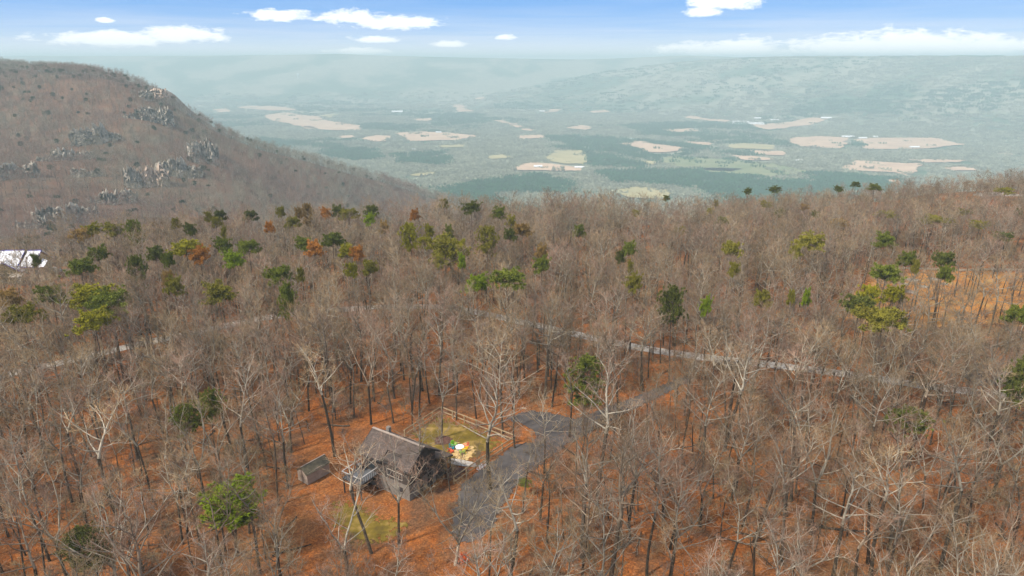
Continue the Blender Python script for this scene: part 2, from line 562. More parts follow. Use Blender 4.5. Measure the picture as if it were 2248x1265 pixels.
def ribbon(name, pix, width, mat_, lift, label=None):
    pts = np.array([P(*q)[:2] for q in pix])
    # Catmull-Rom
    ext = np.vstack([2 * pts[0] - pts[1], pts, 2 * pts[-1] - pts[-2]])
    path = []
    for i in range(1, len(ext) - 2):
        p0, p1, p2, p3 = ext[i - 1:i + 3]
        n = max(2, int(np.linalg.norm(p2 - p1) / 1.2))
        for k in range(n):
            t = k / n
            path.append(0.5 * ((2 * p1) + (-p0 + p2) * t + (2 * p0 - 5 * p1 + 4 * p2 - p3) * t * t + (-p0 + 3 * p1 - 3 * p2 + p3) * t ** 3))
    path = np.array(path + [pts[-1]])
    tg = np.gradient(path, axis=0)
    tg /= np.linalg.norm(tg, axis=1)[:, None]
    nr = np.column_stack([-tg[:, 1], tg[:, 0]])
    cols = []
    for s_ in (-1, -0.4, 0.4, 1):
        wv = width / 2 * s_ * (1 + (rng.normal(size=len(path)) * 0.06 if abs(s_) == 1 else 0))
        q = path + nr * np.reshape(wv, (-1, 1))
        cols.append(np.column_stack([q, gz(q[:, 0], q[:, 1]) + lift]))
    vv = np.concatenate(cols)
    n = len(path)
    ff = []
    for c_ in range(3):
        i = np.arange(n - 1)
        ff.append(np.stack([c_ * n + i, (c_ + 1) * n + i, (c_ + 1) * n + i + 1, c_ * n + i + 1], 1))
    o = link(name, new_mesh(name, vv, np.concatenate(ff), [mat_], smooth=True))
    o['kind'] = 'structure'
    if label:
        o['label'] = label
    return o, path


ROADPX = [(-260, 890), (-60, 838), (30, 818), (200, 782), (400, 738), (560, 702), (690, 683), (820, 674), (960, 672), (1060, 686),
          (1160, 708), (1270, 734), (1400, 762), (1520, 780), (1700, 800), (1900, 826), (2100, 852), (2248, 872), (2500, 905)]
road, ROADPATH = ribbon('road', ROADPX, 3.1, M['road'], 0.05, 'pale gravel road winding through the bare woods')
DRIVEPX = [(1515, 787), (1500, 822), (1420, 858), (1330, 892), (1262, 917), (1215, 906), (1165, 899), (1132, 908), (1100, 916), (1116, 926),
           (1140, 934), (1166, 946), (1172, 968), (1128, 974), (1090, 1002), (1042, 1036), (1012, 1056), (1000, 1090), (990, 1130), (984, 1170),
           (1000, 1198), (1052, 1192), (1090, 1155), (1112, 1105), (1150, 1060), (1190, 1022), (1240, 985), (1330, 934), (1440, 880),
           (1520, 838), (1548, 790)]
sheet('driveway', DRIVEPX, M['asphalt'], 0.09, 0.06, 0.35, 'dark asphalt driveway with a parking apron beside the house')
sheet('dirt_patch', [(1100, 905), (1150, 893), (1172, 893), (1168, 900), (1125, 908)], M['dirt'], 0.045, label='pale bare dirt strip behind the driveway turnaround')
sheet('dirt_patch', [(1232, 919), (1262, 905), (1300, 902), (1270, 915), (1240, 923)], M['dirt'], 0.045, label='pale dirt verge beside the driveway')
LAWNPX = [(893, 950), (930, 924), (964, 900), (1000, 916), (1060, 940), (1124, 964), (1100, 985), (1060, 1008), (1020, 1030), (984, 1030), (940, 1010), (905, 975)]
sheet('lawn', LAWNPX, M['lawn'], 0.05, 0.25, 0.7, 'yellow-green winter lawn inside the wooden fence')
LAWN2PX = [(705, 1118), (740, 1090), (790, 1095), (840, 1120), (905, 1140), (900, 1180), (850, 1215), (790, 1208), (735, 1185), (708, 1150)]
sheet('lawn', LAWN2PX, M['lawn'], 0.05, 0.5, 0.7, 'mossy green lawn patch in front of the raised deck')
sheet('straw_ground', [(985, 1002), (975, 985), (992, 972), (1025, 970), (1052, 982), (1048, 1000), (1035, 1016), (1000, 1016)], M['straw'], 0.09, 0.15, 0.6,
      'straw-coloured bare ground around the fire pit')
sheet('path', [(984, 1007), (1012, 1010), (1046, 1018), (1052, 1027), (1020, 1026), (984, 1019)], M['road'], 0.13, 0.05, 0.6, 'grey gravel path from house corner to fence gate')
sheet('mulch_bed', [(984, 1020), (1020, 1027), (1045, 1030), (1000, 1054), (972, 1062), (975, 1040)], M['mulch'], 0.12, 0.1, 0.6, 'red-brown mulch bed along the house wall')
mc = P(974, 968)
sheet('mulch_ring', [], M['mulch'], 0.10, 0.08, 0.5, 'dark round mulch ring at a tree foot inside the fence',
      world=[(mc[0] + 1.65 * math.cos(a_), mc[1] + 1.65 * math.sin(a_)) for a_ in np.linspace(0, 2 * math.pi, 20)[:-1]])
FIELDPX = [(1800, 690), (1840, 640), (1930, 596), (2050, 588), (2160, 592), (2420, 600), (2420, 730), (2250, 720), (2120, 715), (2000, 735), (1880, 715)]
sheet('dry_grass_clearing', FIELDPX, M['straw_field'], 0.05, 0.5, 2.0, 'orange dry-grass clearing among bare trees')
sheet('dirt_patch', [(2112, 745), (2170, 740), (2180, 765), (2150, 790), (2115, 780)], M['dirt'], 0.05, 0.4, 1.0, 'pale sandy clearing near the gravel road')
sheet('gravel_pad', [(2100, 800), (2160, 792), (2230, 810), (2230, 850), (2120, 845)], M['asphalt'], 0.1, 0.3, 1.0, 'grey gravel pad joining the road')
ribbon('track', [(1900, 588), (2000, 586), (2100, 590), (2200, 592), (2420, 598)], 2.0, M['dirt2'], 0.09, 'faint pale track along the back of the clearing')

# ------------------------------------------------------------------ the hill across the gorge
CREST = [(-420, 95, 1350), (-150, 118, 1240), (0, 137, 1150), (100, 147, 1090), (180, 158, 1040), (260, 170, 990), (325, 184, 950), (352, 203, 925),
         (366, 210, 915), (385, 226, 905), (430, 264, 885), (455, 290, 875), (560, 318, 900), (700, 356, 960), (850, 393, 1040), (1000, 432, 1130), (1120, 465, 1210)]
FACE = [(-420, 230, 860), (0, 250, 820), (150, 245, 830), (300, 262, 800), (-420, 360, 620), (0, 372, 610), (150, 350, 665), (250, 340, 700),
        (350, 322, 760), (450, 345, 740), (330, 402, 625), (200, 452, 545), (60, 452, 525), (560, 378, 780), (500, 455, 620),
        (650, 440, 740), (800, 455, 860), (920, 470, 980), (-420, 540, 400), (0, 540, 410), (200, 538, 430), (400, 525, 490), (600, 512, 570),
        (800, 500, 690), (1000, 500, 860)]
ctl = []
for i, (u, v, D) in enumerate(CREST):
    ctl.append(PD(u, v + 14, D))          # canopy stands about this far above the ground
    b1 = PD(u, v + 14, D + 160)
    low = 8 if v < 190 else 55
    ctl.append(np.array([b1[0], b1[1], ctl[-1][2] - low]))
    ctl.append(np.array([b1[0] * 1.3, b1[1] + 450, ctl[-2][2] - (60 if v < 190 else 230)]))
for (u, v, D) in FACE:
    ctl.append(PD(u, v + 16, D))
ctl = np.array(ctl)
kx = ctl[:, :2] / 1000.0


def tps_k(d2):
    return np.where(d2 > 1e-12, 0.5 * d2 * np.log(np.maximum(d2, 1e-12)), 0)


n_ = len(ctl)
K = tps_k(((kx[:, None] - kx[None]) ** 2).sum(-1)) + np.eye(n_) * 1.5e-4
Pm = np.column_stack([np.ones(n_), kx])
A = np.block([[K, Pm], [Pm.T, np.zeros((3, 3))]])
sol = np.linalg.solve(A, np.concatenate([ctl[:, 2], np.zeros(3)]))


def hz(x, y):
    x, y = np.asarray(x, float), np.asarray(y, float)
    q = np.stack([x, y], -1).reshape(-1, 2) / 1000.0
    d2 = ((q[:, None] - kx[None]) ** 2).sum(-1)
    z = tps_k(d2) @ sol[:n_] + sol[n_] + q @ sol[n_ + 1:]
    z = np.minimum(z.reshape(x.shape), 66.0)
    return z + 9 * (fbm(x / 60.0, y / 60.0, 3, 3) - 0.45) + 14 * (fbm(x / 170.0, y / 170.0, 9, 2) - 0.37)


ta = np.linspace(-1.05, 0.06, 190)
tr = np.concatenate([np.linspace(380, 1000, 125), np.linspace(1006, 1800, 70)])
T, RR = np.meshgrid(ta, tr)
hx, hy = T * RR, RR
hv = np.stack([hx, hy, hz(hx, hy)], -1).reshape(-1, 3)
hv_z = hv[:, 2]
nx, ny = len(ta), len(tr)
ii = (np.arange(ny - 1)[:, None] * nx + np.arange(nx - 1)[None, :]).ravel()
ho = link('hillside', new_mesh('hillside', hv, np.stack([ii, ii + 1, ii + nx + 1, ii + nx], 1), [M['hill']], smooth=True))
ho['kind'] = 'structure'
ho['label'] = 'steep wooded mountainside falling into the valley'

# ------------------------------------------------------------------ the valley and the far ridge
VZ = -330.0
RT = [(-900, 121), (0, 123), (400, 123), (600, 121), (740, 118), (850, 122), (1000, 126), (1150, 129), (1280, 131), (1400, 126), (1500, 122),
      (1600, 125), (1680, 130), (1900, 126), (3200, 124)]
_rt = [ray(u, v)[0] / ray(u, v)[1] for u, v in RT]
_re = [ray(u, v)[2] / ray(u, v)[1] for u, v in RT]
RN = [(1000, 0.0), (1180, 0.35), (1320, 0.66), (1480, 0.88), (1600, 0.96), (1700, 1.0), (3200, 1.0)]      # the nearer ridge rises towards the right
_nt = [ray(u, 300)[0] / ray(u, 300)[1] for u, _ in RN]
_nh = [h for _, h in RN]


def valz(x, y):
    x, y = np.asarray(x, float), np.asarray(y, float)
    t = x / np.maximum(y, 300.0)
    z = VZ + 10 * (fbm(x / 700.0, y / 700.0, 21, 3) - 0.45) + 95 * sstep(y, 4800, 6400) * (1 - sstep(y, 6900, 7900)) * np.maximum(fbm(x / 900.0, y / 900.0, 25, 3) - 0.35, 0)
    top = CAM_H + np.interp(t, _rt, _re) * 8600
    r1 = sstep(y, 6500, 8450)
    z = z + (top - VZ) * r1 * (0.93 + 0.07 * sstep(y, 8100, 8600)) * np.where(y > 6500, 1, 0) - 120 * r1 * sstep(y, 8800, 11000)
    # the nearer ridge on the right
    nh = np.interp(t, _nt, _nh)
    yc = 7000 - 2200 * np.clip((t - 0.1) / 0.65, 0, 1.2)
    r2 = sstep(y, yc - 1800, yc) ** 1.25 * (1 - sstep(y, yc + 500, yc + 2500))
    ntop = CAM_H + (ray(1900, 126)[2] / ray(1900, 126)[1]) * yc + 6 * (vnoise(t * 60, t * 0, 4) - 0.5)
    z2 = VZ + (ntop - VZ) * nh * r2 + 60 * r2 * (1 - r2) * (fbm(x / 420.0, y / 900.0, 31, 3) - 0.45)
    return np.maximum(z, z2)


ta = np.linspace(-1.15, 1.15, 300)
tr = np.concatenate([np.linspace(700, 1500, 20), np.geomspace(1530, 14000, 230)])
T, RR = np.meshgrid(ta, tr)
vx, vy = T * RR, RR
vv = np.stack([vx, vy, valz(vx, vy)], -1).reshape(-1, 3)
nx, ny = len(ta), len(tr)
ii = (np.arange(ny - 1)[:, None] * nx + np.arange(nx - 1)[None, :]).ravel()
vo = link('terrain', new_mesh('terrain', vv, np.stack([ii, ii + 1, ii + nx + 1, ii + nx], 1), [M['valley']], smooth=True))
vo['kind'] = 'structure'
vo['label'] = 'broad hazy valley floor with a long ridge behind'


def VP(u, v):                              # point of the photograph -> place on the valley floor
    d = ray(u, v)
    t = (VZ - CAM_H) / d[2]
    for _ in range(12):
        x, y = d[0] * t, d[1] * t
        z = float(valz(np.array([x]), np.array([y]))[0])
        t = (z - CAM_H) / d[2] * 0.6 + t * 0.4
    return np.array([d[0] * t, d[1] * t, float(valz(np.array([d[0] * t]), np.array([d[1] * t]))[0])])


VFIELDS = [
    ('t', [(468, 241), (500, 238), (512, 248), (480, 248)]),
    ('t', [(510, 237), (560, 232), (632, 236), (660, 243), (600, 244)]),
    ('t', [(575, 255), (625, 248), (690, 256), (735, 268), (800, 278), (796, 289), (700, 286), (640, 274), (590, 264)]),
    ('y', [(700, 254), (748, 248), (738, 258), (712, 262)]),
    ('t', [(795, 306), (820, 298), (858, 300), (848, 312), (815, 313)]),
    ('t', [(862, 293), (930, 290), (1000, 294), (1058, 299), (1010, 309), (900, 312), (888, 303)]),
    ('t', [(1075, 265), (1105, 265), (1150, 278), (1172, 290), (1140, 287), (1110, 272)]),
    ('t', [(1183, 250), (1210, 240), (1238, 240), (1215, 247)]),
    ('t', [(1235, 283), (1275, 275), (1302, 280), (1288, 287)]),
    ('t', [(1362, 318), (1385, 309), (1440, 318), (1502, 325), (1490, 333), (1430, 337), (1400, 326)]),
    ('y', [(1193, 354), (1210, 331), (1288, 331), (1286, 362), (1235, 362)]),
    ('t', [(1118, 373), (1170, 357), (1288, 371), (1282, 378), (1130, 376)]),
    ('y', [(1402, 354), (1448, 356), (1432, 366), (1412, 373)]),
    ('y', [(1340, 418), (1400, 411), (1476, 419), (1462, 440), (1385, 438)]),
    ('t', [(1648, 242), (1680, 238), (1760, 249), (1830, 260), (1780, 259), (1700, 248)]),
    ('t', [(1730, 306), (1790, 300), (1866, 304), (1850, 328), (1740, 322)]),
    ('t', [(1868, 308), (1900, 304), (2050, 304), (2132, 319), (2030, 328), (1900, 329)]),
    ('y', [(1588, 319), (1640, 315), (1708, 320), (1702, 331), (1600, 328)]),
    ('t', [(1598, 342), (1660, 345), (1715, 352), (1640, 354)]),
    ('t', [(1838, 374), (1868, 353), (1990, 361), (2018, 359), (2010, 392), (1960, 381), (1900, 378)]),
    ('t', [(2165, 339), (2220, 332), (2236, 343)]),
    ('t', [(990, 231), (1012, 230), (1042, 245), (1010, 247)]),
    ('t', [(1500, 312), (1570, 315), (1560, 321), (1510, 318)]),
    ('t', [(1532, 370), (1640, 373), (1610, 379), (1550, 377)]),
    ('t', [(1640, 331), (1735, 334), (1722, 344), (1660, 341)]),
    ('t', [(1990, 352), (2120, 351), (2118, 359), (2000, 358)]),
    ('t', [(1040, 216), (1062, 214), (1070, 219), (1050, 221)]),
    ('y', [(955, 321), (1010, 319), (1030, 324), (970, 326)]),
    ('t', [(655, 277), (690, 280), (700, 285), (665, 284)]), ('t', [(905, 262), (950, 260), (960, 265), (915, 267)]), ('t', [(1130, 300), (1185, 297), (1200, 304), (1145, 307)]),
    ('t', [(1290, 245), (1330, 242), (1345, 247), (1300, 249)]), ('t', [(1450, 285), (1520, 283), (1540, 290), (1465, 291)]), ('y', [(1060, 345), (1110, 340), (1130, 348), (1075, 352)]),
    ('t', [(1560, 262), (1610, 265), (1600, 270), (1565, 268)]), ('t', [(1930, 395), (1990, 400), (1970, 408), (1935, 404)]), ('t', [(740, 300), (775, 298), (785, 304), (750, 305)]),
    ('t', [(2060, 370), (2140, 368), (2150, 376), (2070, 378)]), ('y', [(890, 385), (950, 378), (975, 384), (910, 391)]), ('t', [(1500, 240), (1560, 238), (1570, 242), (1510, 244)]),
    ('g', [(1440, 344), (1560, 350), (1700, 360), (1790, 382), (1700, 392), (1560, 380), (1470, 366)]),
]
FIELDW = []
fm = {'t': M['field_tan'], 'y': M['field_yellow'], 'g': M['field_green']}
flab = {'t': 'tan winter pasture on the valley floor', 'y': 'yellowish hay field on the valley floor', 'g': 'pale green young plantation on the valley floor'}
from mathutils.geometry import delaunay_2d_cdt
from mathutils import Vector
for kind, pix in VFIELDS:
    pts = [VP(*q)[:2] for q in pix]
    fine_ = []
    for i in range(len(pts)):
        a_, b_ = pts[i], pts[(i + 1) % len(pts)]
        n = max(1, int(np.linalg.norm(b_ - a_) / 70))
        for k in range(n):
            fine_.append(a_ + (b_ - a_) * k / n + rng.normal(size=2) * (12 if k else 3))
    fine_ = np.array(fine_)
    FIELDW.append((kind, fine_))
    x0, y0, x1, y1 = *fine_.min(0), *fine_.max(0)
    gxx, gyy = [q.ravel() for q in np.meshgrid(np.arange(x0, x1, 60), np.arange(y0, y1, 60))]
    ok = in_poly(gxx, gyy, fine_.tolist())
    n = len(fine_)
    vv, _, ff, *_ = delaunay_2d_cdt([Vector(q) for q in fine_.tolist()] + [Vector(q) for q in zip(gxx[ok], gyy[ok])],
                                    [(i, (i + 1) % n) for i in range(n)], [], 1, 1e-3)
    vv = np.array([(q.x, q.y) for q in vv])
    o = link('field', new_mesh('field', np.column_stack([vv, valz(vv[:, 0], vv[:, 1]) + 4.0]), [tuple(q) for q in ff], [fm[kind]], smooth=True))
    put_edge(o.data, vv, fine_, 200.0)
    o['kind'] = 'structure'
    o['label'] = flab[kind]

# ------------------------------------------------------------------ tree meshes
def unit(v):
    return v / max(np.linalg.norm(v), 1e-9)


class Geo:
    def __init__(s):
        s.v, s.f, s.m, s.n = [], [], [], 0

    def tube(s, path, rad, sides, mi):
        path, rad = np.asarray(path, float), np.asarray(rad, float)
        tg = np.gradient(path, axis=0)
        tg /= np.maximum(np.linalg.norm(tg, axis=1), 1e-9)[:, None]
        ref = np.array([0.31, 0.95, 0.05]) if abs(tg[0][2]) > 0.6 else np.array([0.05, 0.1, 1.0])
        a_ = np.cross(tg, ref)
        a_ /= np.maximum(np.linalg.norm(a_, axis=1), 1e-9)[:, None]
        b_ = np.cross(tg, a_)
        th = np.arange(sides) * 2 * math.pi / sides
        ring = path[:, None] + rad[:, None, None] * (a_[:, None] * np.cos(th)[None, :, None] + b_[:, None] * np.sin(th)[None, :, None])
        k = len(path)
        i = np.arange(k - 1)[:, None] * sides
        j = np.arange(sides)[None]
        j2 = (j + 1) % sides
        q0, q1, q2, q3 = (i + j).ravel(), (i + j2).ravel(), (i + sides + j2).ravel(), (i + sides + j).ravel()
        f_ = np.concatenate([np.stack([q0, q1, q2], 1), np.stack([q0, q2, q3], 1)]) + s.n
        s.v.append(ring.reshape(-1, 3))
        s.f.append(f_)
        s.m.append(np.full(len(f_), mi))
        s.n += k * sides

    def spikes(s, a, b, r, mi):            # batch of three-sided needles a -> b
        a, b, r = np.asarray(a), np.asarray(b), np.asarray(r)
        n = len(a)
        t = b - a
        t /= np.maximum(np.linalg.norm(t, axis=1), 1e-9)[:, None]
        ref = np.where(np.abs(t[:, 2:3]) > 0.7, np.array([[1.0, 0.2, 0]]), np.array([[0, 0.1, 1.0]]))
        u_ = np.cross(t, ref)
        u_ /= np.linalg.norm(u_, axis=1)[:, None]
        w_ = np.cross(t, u_)
        vs_ = [a + r[:, None] * (u_ * math.cos(q) + w_ * math.sin(q)) for q in (0, 2.094, 4.189)] + [b]
        vv_ = np.stack(vs_, 1).reshape(-1, 3)
        i = np.arange(n) * 4 + s.n
        f_ = np.concatenate([np.stack([i, i + 1, i + 3], 1), np.stack([i + 1, i + 2, i + 3], 1), np.stack([i + 2, i, i + 3], 1)])
        s.v.append(vv_)
        s.f.append(f_)
        s.m.append(np.full(len(f_), mi))
        s.n += n * 4

    def tris(s, v3, mi):                   # (n,3,3)
        n = len(v3)
        s.v.append(v3.reshape(-1, 3))
        f_ = np.arange(n * 3).reshape(-1, 3) + s.n
        s.f.append(f_)
        s.m.append(np.full(n, mi))
        s.n += n * 3

    def mesh(s, name, mats):
        return new_mesh(name, np.concatenate(s.v), np.concatenate(s.f), mats, np.concatenate(s.m))


def wander(r_, p, d, L, n, wob, up):
    pts, dirs = [p], [d]
    for _ in range(n):
        d = unit(d + r_.normal(size=3) * wob + np.array([0, 0, up]))
        p = p + d * (L / n)
        pts.append(p)
        dirs.append(d)
    return np.array(pts), dirs


def gen_tree(seed, H=17.0, cb=0.45, spread=0.42, limbs=13, fork=1, lod=0, stub=False, crook=0.11, r0=0.17, tw=4):
    """returns (trunk Geo, crown Geo): crown material 0 = pale limbs with skylight painted in, 1 = twigs"""
    r_ = np.random.default_rng(seed)
    tg, cg = Geo(), Geo()
    hb = H * cb
    lean = np.array([r_.normal() * 0.03, r_.normal() * 0.03, 1.0])
    tp, td = wander(r_, np.zeros(3), unit(lean), hb, 5, 0.03, 0.03)
    tp = np.vstack([[0, 0, -0.6], tp])
    rad = np.concatenate([[r0 * 1.5, r0 * 1.22], np.linspace(r0, r0 * 0.8, len(tp) - 2)])
    tg.tube(tp, rad, 7 if lod == 0 else 5, 0)
    leaders = []
    for k in range(fork):
        if fork == 1:
            d0 = td[-1]
            rr = r0 * 0.78
        else:
            an = 2 * math.pi * k / fork + r_.uniform(0, 1)
            d0 = unit(np.array([math.cos(an) * 0.45, math.sin(an) * 0.45, 1.0]))
            rr = r0 * 0.62
        L = (H - hb) * r_.uniform(0.85, 1.0)
        pp, dd = wander(r_, tp[-1], d0, L, 7, 0.08 + crook * 0.4, 0.05)
        rad = np.linspace(rr, 0.025, len(pp))
        cg.tube(pp, rad, 5 if lod == 0 else 4, 0)
        leaders.append((pp, dd, L, rr))
    if stub:
        for k in range(7):
            pp, dd, L, rr = leaders[k % fork]
            i = r_.integers(0, len(pp) - 2)
            an = r_.uniform(0, 6.28)
            q, _ = wander(r_, pp[i], unit(np.array([math.cos(an), math.sin(an), 0.3])), r_.uniform(0.7, 2.2), 3, 0.2, 0.05)
            cg.tube(q, np.linspace(rr * 0.4, 0.03, len(q)), 4, 0)
        return tg, cg
    tw_a, tw_b, tw_r = [], [], []
    seconds = []
    an = r_.uniform(0, 6.28)
    per = max(3, limbs // fork)
    for pp, dd, L, rr in leaders:
        for k in range(per):
            f_ = (k + r_.uniform(0, 0.9)) / per * 0.9
            i = f_ * (len(pp) - 1)
            i0 = int(i)
            p0 = pp[i0] + (pp[i0 + 1] - pp[i0]) * (i - i0)
            an += 2.4 + r_.normal() * 0.4
            steep = 0.35 + 0.75 * f_ + r_.normal() * 0.18
            d0 = unit(np.array([math.cos(an), math.sin(an), steep]))
            ll = H * spread * (1.0 - 0.62 * f_) * r_.uniform(0.6, 1.1) / (1 if fork == 1 else 1.25)
            lp, ld = wander(r_, p0, d0, ll, 5, crook, 0.07)
            lr = max(0.030, min(rr * 0.6, 0.017 * ll + 0.014)) * (1 - 0.3 * f_)
            cg.tube(lp, np.linspace(lr, 0.017, len(lp)), 4 if lod == 0 else 3, 0)
            seconds.append((lp, ld, ll, lr))
        seconds.append((pp[3:], dd[3:], L * 0.55, rr * 0.4))
    nb = 5 if lod == 0 else 4
    for lp, ld, ll, lr in seconds:
        for k in range(nb):
            f_ = 0.22 + 0.75 * (k + r_.uniform(0, 1)) / nb
            i = min(f_ * (len(lp) - 1), len(lp) - 1.001)
            i0 = int(i)
            p0 = lp[i0] + (lp[i0 + 1] - lp[i0]) * (i - i0)
            d0 = unit(ld[i0] * 0.75 + r_.normal(size=3) * 0.62 + np.array([0, 0, 0.25]))
            bl_ = ll * r_.uniform(0.28, 0.5) * (1.15 - 0.5 * f_) + 0.35
            bp, bd = wander(r_, p0, d0, bl_, 3, 0.17, 0.05)
            cg.tube(bp, np.linspace(0.025 if lod == 0 else 0.03, 0.010, len(bp)), 3, 0 if r_.uniform() < 0.55 else 1)
            nt_ = tw
            for q in range(nt_):
                g_ = r_.uniform(0.15, 1.0)
                j = min(g_ * (len(bp) - 1), len(bp) - 1.001)
                j0 = int(j)
                s0 = bp[j0] + (bp[j0 + 1] - bp[j0]) * (j - j0)
                sd = unit(bd[j0] * 0.8 + r_.normal(size=3) * 0.6 + np.array([0, 0, 0.22]))
                sl = r_.uniform(0.5, 1.25) * (0.6 + 0.05 * H / 2)
                e = s0 + sd * sl
                tw_a.append(s0)
                tw_b.append(e)
                tw_r.append(0.0125 if lod == 0 else 0.024)
                for z_ in range(2 if lod == 0 else 1):
                    h0 = s0 + sd * sl * r_.uniform(0.2, 0.8)
                    hd = unit(sd * 0.8 + r_.normal(size=3) * 0.55 + np.array([0, 0, 0.15]))
                    tw_a.append(h0)
                    tw_b.append(h0 + hd * r_.uniform(0.3, 0.8))
                    tw_r.append(0.0095 if lod == 0 else 0.019)
    cg.spikes(tw_a, tw_b, np.array(tw_r), 1)
    return tg, cg


TREE_SPECS = [
    dict(H=18.5, cb=0.40, spread=0.34, limbs=16), dict(H=17.5, cb=0.34, spread=0.42, limbs=16, fork=2),
    dict(H=19.0, cb=0.46, spread=0.30, limbs=15), dict(H=16.5, cb=0.33, spread=0.46, limbs=16, crook=0.17),
    dict(H=17.5, cb=0.30, spread=0.40, limbs=18, fork=3), dict(H=18.0, cb=0.48, spread=0.35, limbs=13, crook=0.15),
    dict(H=15.0, cb=0.38, spread=0.40, limbs=14, fork=2, crook=0.16), dict(H=19.5, cb=0.40, spread=0.38, limbs=17),
]
TREES = []
NEAR_SPECS = [dict(q, cb=q['cb'] + .10, limbs=max(10, q['limbs'] - 2)) for q in TREE_SPECS]
NEAR_SPECS += [dict(H=13.0, cb=0.50, spread=0.24, limbs=9), dict(H=11.5, cb=0.42, spread=0.30, limbs=8, crook=0.15), dict(H=21.0, cb=0.52, spread=0.34, limbs=14, crook=0.13),
               dict(H=15.5, cb=0.55, spread=0.26, limbs=8, crook=0.2), dict(H=18.0, cb=0.30, spread=0.44, limbs=14, fork=2, crook=0.18), dict(H=14.0, cb=0.60, spread=0.22, limbs=7)]
NEAR_R = [.15, .18, .21, .15, .18, .21, .15, .18, .09, .08, .27, .12, .24, .10]
for i, sp in enumerate(NEAR_SPECS):
    tg_, cg_ = gen_tree(100 + i, r0=NEAR_R[i], **sp)
    TREES.append((tg_.mesh('trunk', [M['bark_dark']]), cg_.mesh('crown', [M['bark_pale_skylit'], M['twig']]), sp['H']))
tg_, cg_ = gen_tree(301, H=23, cb=0.40, spread=0.36, limbs=20, crook=0.14, r0=0.30)
BIG = (tg_.mesh('trunk', [M['bark_dark']]), cg_.mesh('crown', [M['bark_pale_skylit'], M['twig']]), 23)
tg_, cg_ = gen_tree(302, H=13, cb=0.24, spread=0.46, limbs=30, fork=4, crook=0.10, r0=0.19)
BUSHY = (tg_.mesh('trunk', [M['bark_pale_skylit']]), cg_.mesh('crown', [M['bark_pale_skylit'], M['twig']]), 13)
tg_, cg_ = gen_tree(303, H=11.5, cb=0.62, spread=0.2, limbs=6, fork=2, stub=True, r0=0.25)
SNAG = (tg_.mesh('trunk', [M['bark_dark']]), cg_.mesh('crown', [M['bark_dark']]), 11.5)

hidden = {}


def proto_coll(name, meshes, colors=None):
    c_ = bpy.data.collections.new(name)
    for i, me in enumerate(meshes):
        o = bpy.data.objects.new('%s_%02d' % (name, i), me)
        if colors:
            o.color = (*colors[i], 1)
        c_.objects.link(o)
    return c_


def joined(tg_, cg_, name):
    a = Geo()
    off = 0
    for gg, add in ((tg_, 0), (cg_, 1)):
        for v_, f_, m_ in zip(gg.v, gg.f, gg.m):
            a.v.append(v_)
            a.f.append(f_ + off)
            a.m.append(m_ + add)
        off += gg.n
    return a.mesh(name, [M['bark_dark'], M['bark_pale_skylit'], M['twig']])


MID_SPECS = TREE_SPECS + [NEAR_SPECS[8], NEAR_SPECS[9], NEAR_SPECS[12]]
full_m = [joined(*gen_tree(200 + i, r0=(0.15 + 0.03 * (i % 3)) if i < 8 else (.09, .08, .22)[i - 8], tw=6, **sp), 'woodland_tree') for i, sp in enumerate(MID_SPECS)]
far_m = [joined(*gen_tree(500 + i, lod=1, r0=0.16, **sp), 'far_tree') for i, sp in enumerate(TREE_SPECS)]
sap_m = [joined(*gen_tree(700 + i, H=5.0, cb=0.25, spread=0.45, limbs=8, lod=1, r0=0.045), 'sapling') for i in range(3)]


def scatter(name, pts, rot, scl, idx, coll, label, cat=None):
    me = bpy.data.meshes.new(name)
    me.vertices.add(len(pts))
    me.vertices.foreach_set('co', np.asarray(pts, np.float32).ravel())
    for nm, typ, dat in (('rot', 'FLOAT', rot), ('scl', 'FLOAT', scl), ('idx', 'INT', idx)):
        at = me.attributes.new(nm, typ, 'POINT')
        at.data.foreach_set('value', np.asarray(dat, np.int32 if typ == 'INT' else np.float32))
    o = link(name, me)
    o['kind'] = 'stuff'
    o['label'] = label
    if cat:
        o['category'] = cat
    ng = bpy.data.node_groups.new(name, 'GeometryNodeTree')
    ng.interface.new_socket('Geometry', in_out='INPUT', socket_type='NodeSocketGeometry')
    ng.interface.new_socket('Geometry', in_out='OUTPUT', socket_type='NodeSocketGeometry')
    t = NT(ng)
    gi, go = t.add('NodeGroupInput'), t.add('NodeGroupOutput')
    ci = t.add('GeometryNodeCollectionInfo')
    ci.inputs['Collection'].default_value = coll
    ci.inputs['Separate Children'].default_value = True
    ci.inputs['Reset Children'].default_value = True

    def at_(nm, typ):
        nd = t.add('GeometryNodeInputNamedAttribute', data_type=typ)
        nd.inputs['Name'].default_value = nm
        return nd.outputs['Attribute']
    ip = t.add('GeometryNodeInstanceOnPoints')
    t.put(ip.inputs['Points'], gi.outputs[0])
    t.put(ip.inputs['Instance'], ci.outputs[0])
    ip.inputs['Pick Instance'].default_value = True
    t.put(ip.inputs['Instance Index'], at_('idx', 'INT'))
    cx = t.add('ShaderNodeCombineXYZ')
    t.put(cx.inputs[2], at_('rot', 'FLOAT'))
    t.put(ip.inputs['Rotation'], cx.outputs[0])
    t.put(ip.inputs['Scale'], at_('scl', 'FLOAT'))
    t.put(go.inputs[0], ip.outputs[0])
    md = o.modifiers.new('scatter', 'NODES')
    md.node_group = ng
    return o


# ------------------------------------------------------------------ the house
HO, HTH = np.array([-11.48, 78.06]), -0.58
HA, HB = np.array([math.cos(HTH), math.sin(HTH)]), np.array([-math.sin(HTH), math.cos(HTH)])


def hw(a_, b_, z=0.0):                    # house axes (along the ridge, across it) -> world
    q = HO + HA * a_ + HB * b_
    return (q[0], q[1], z)


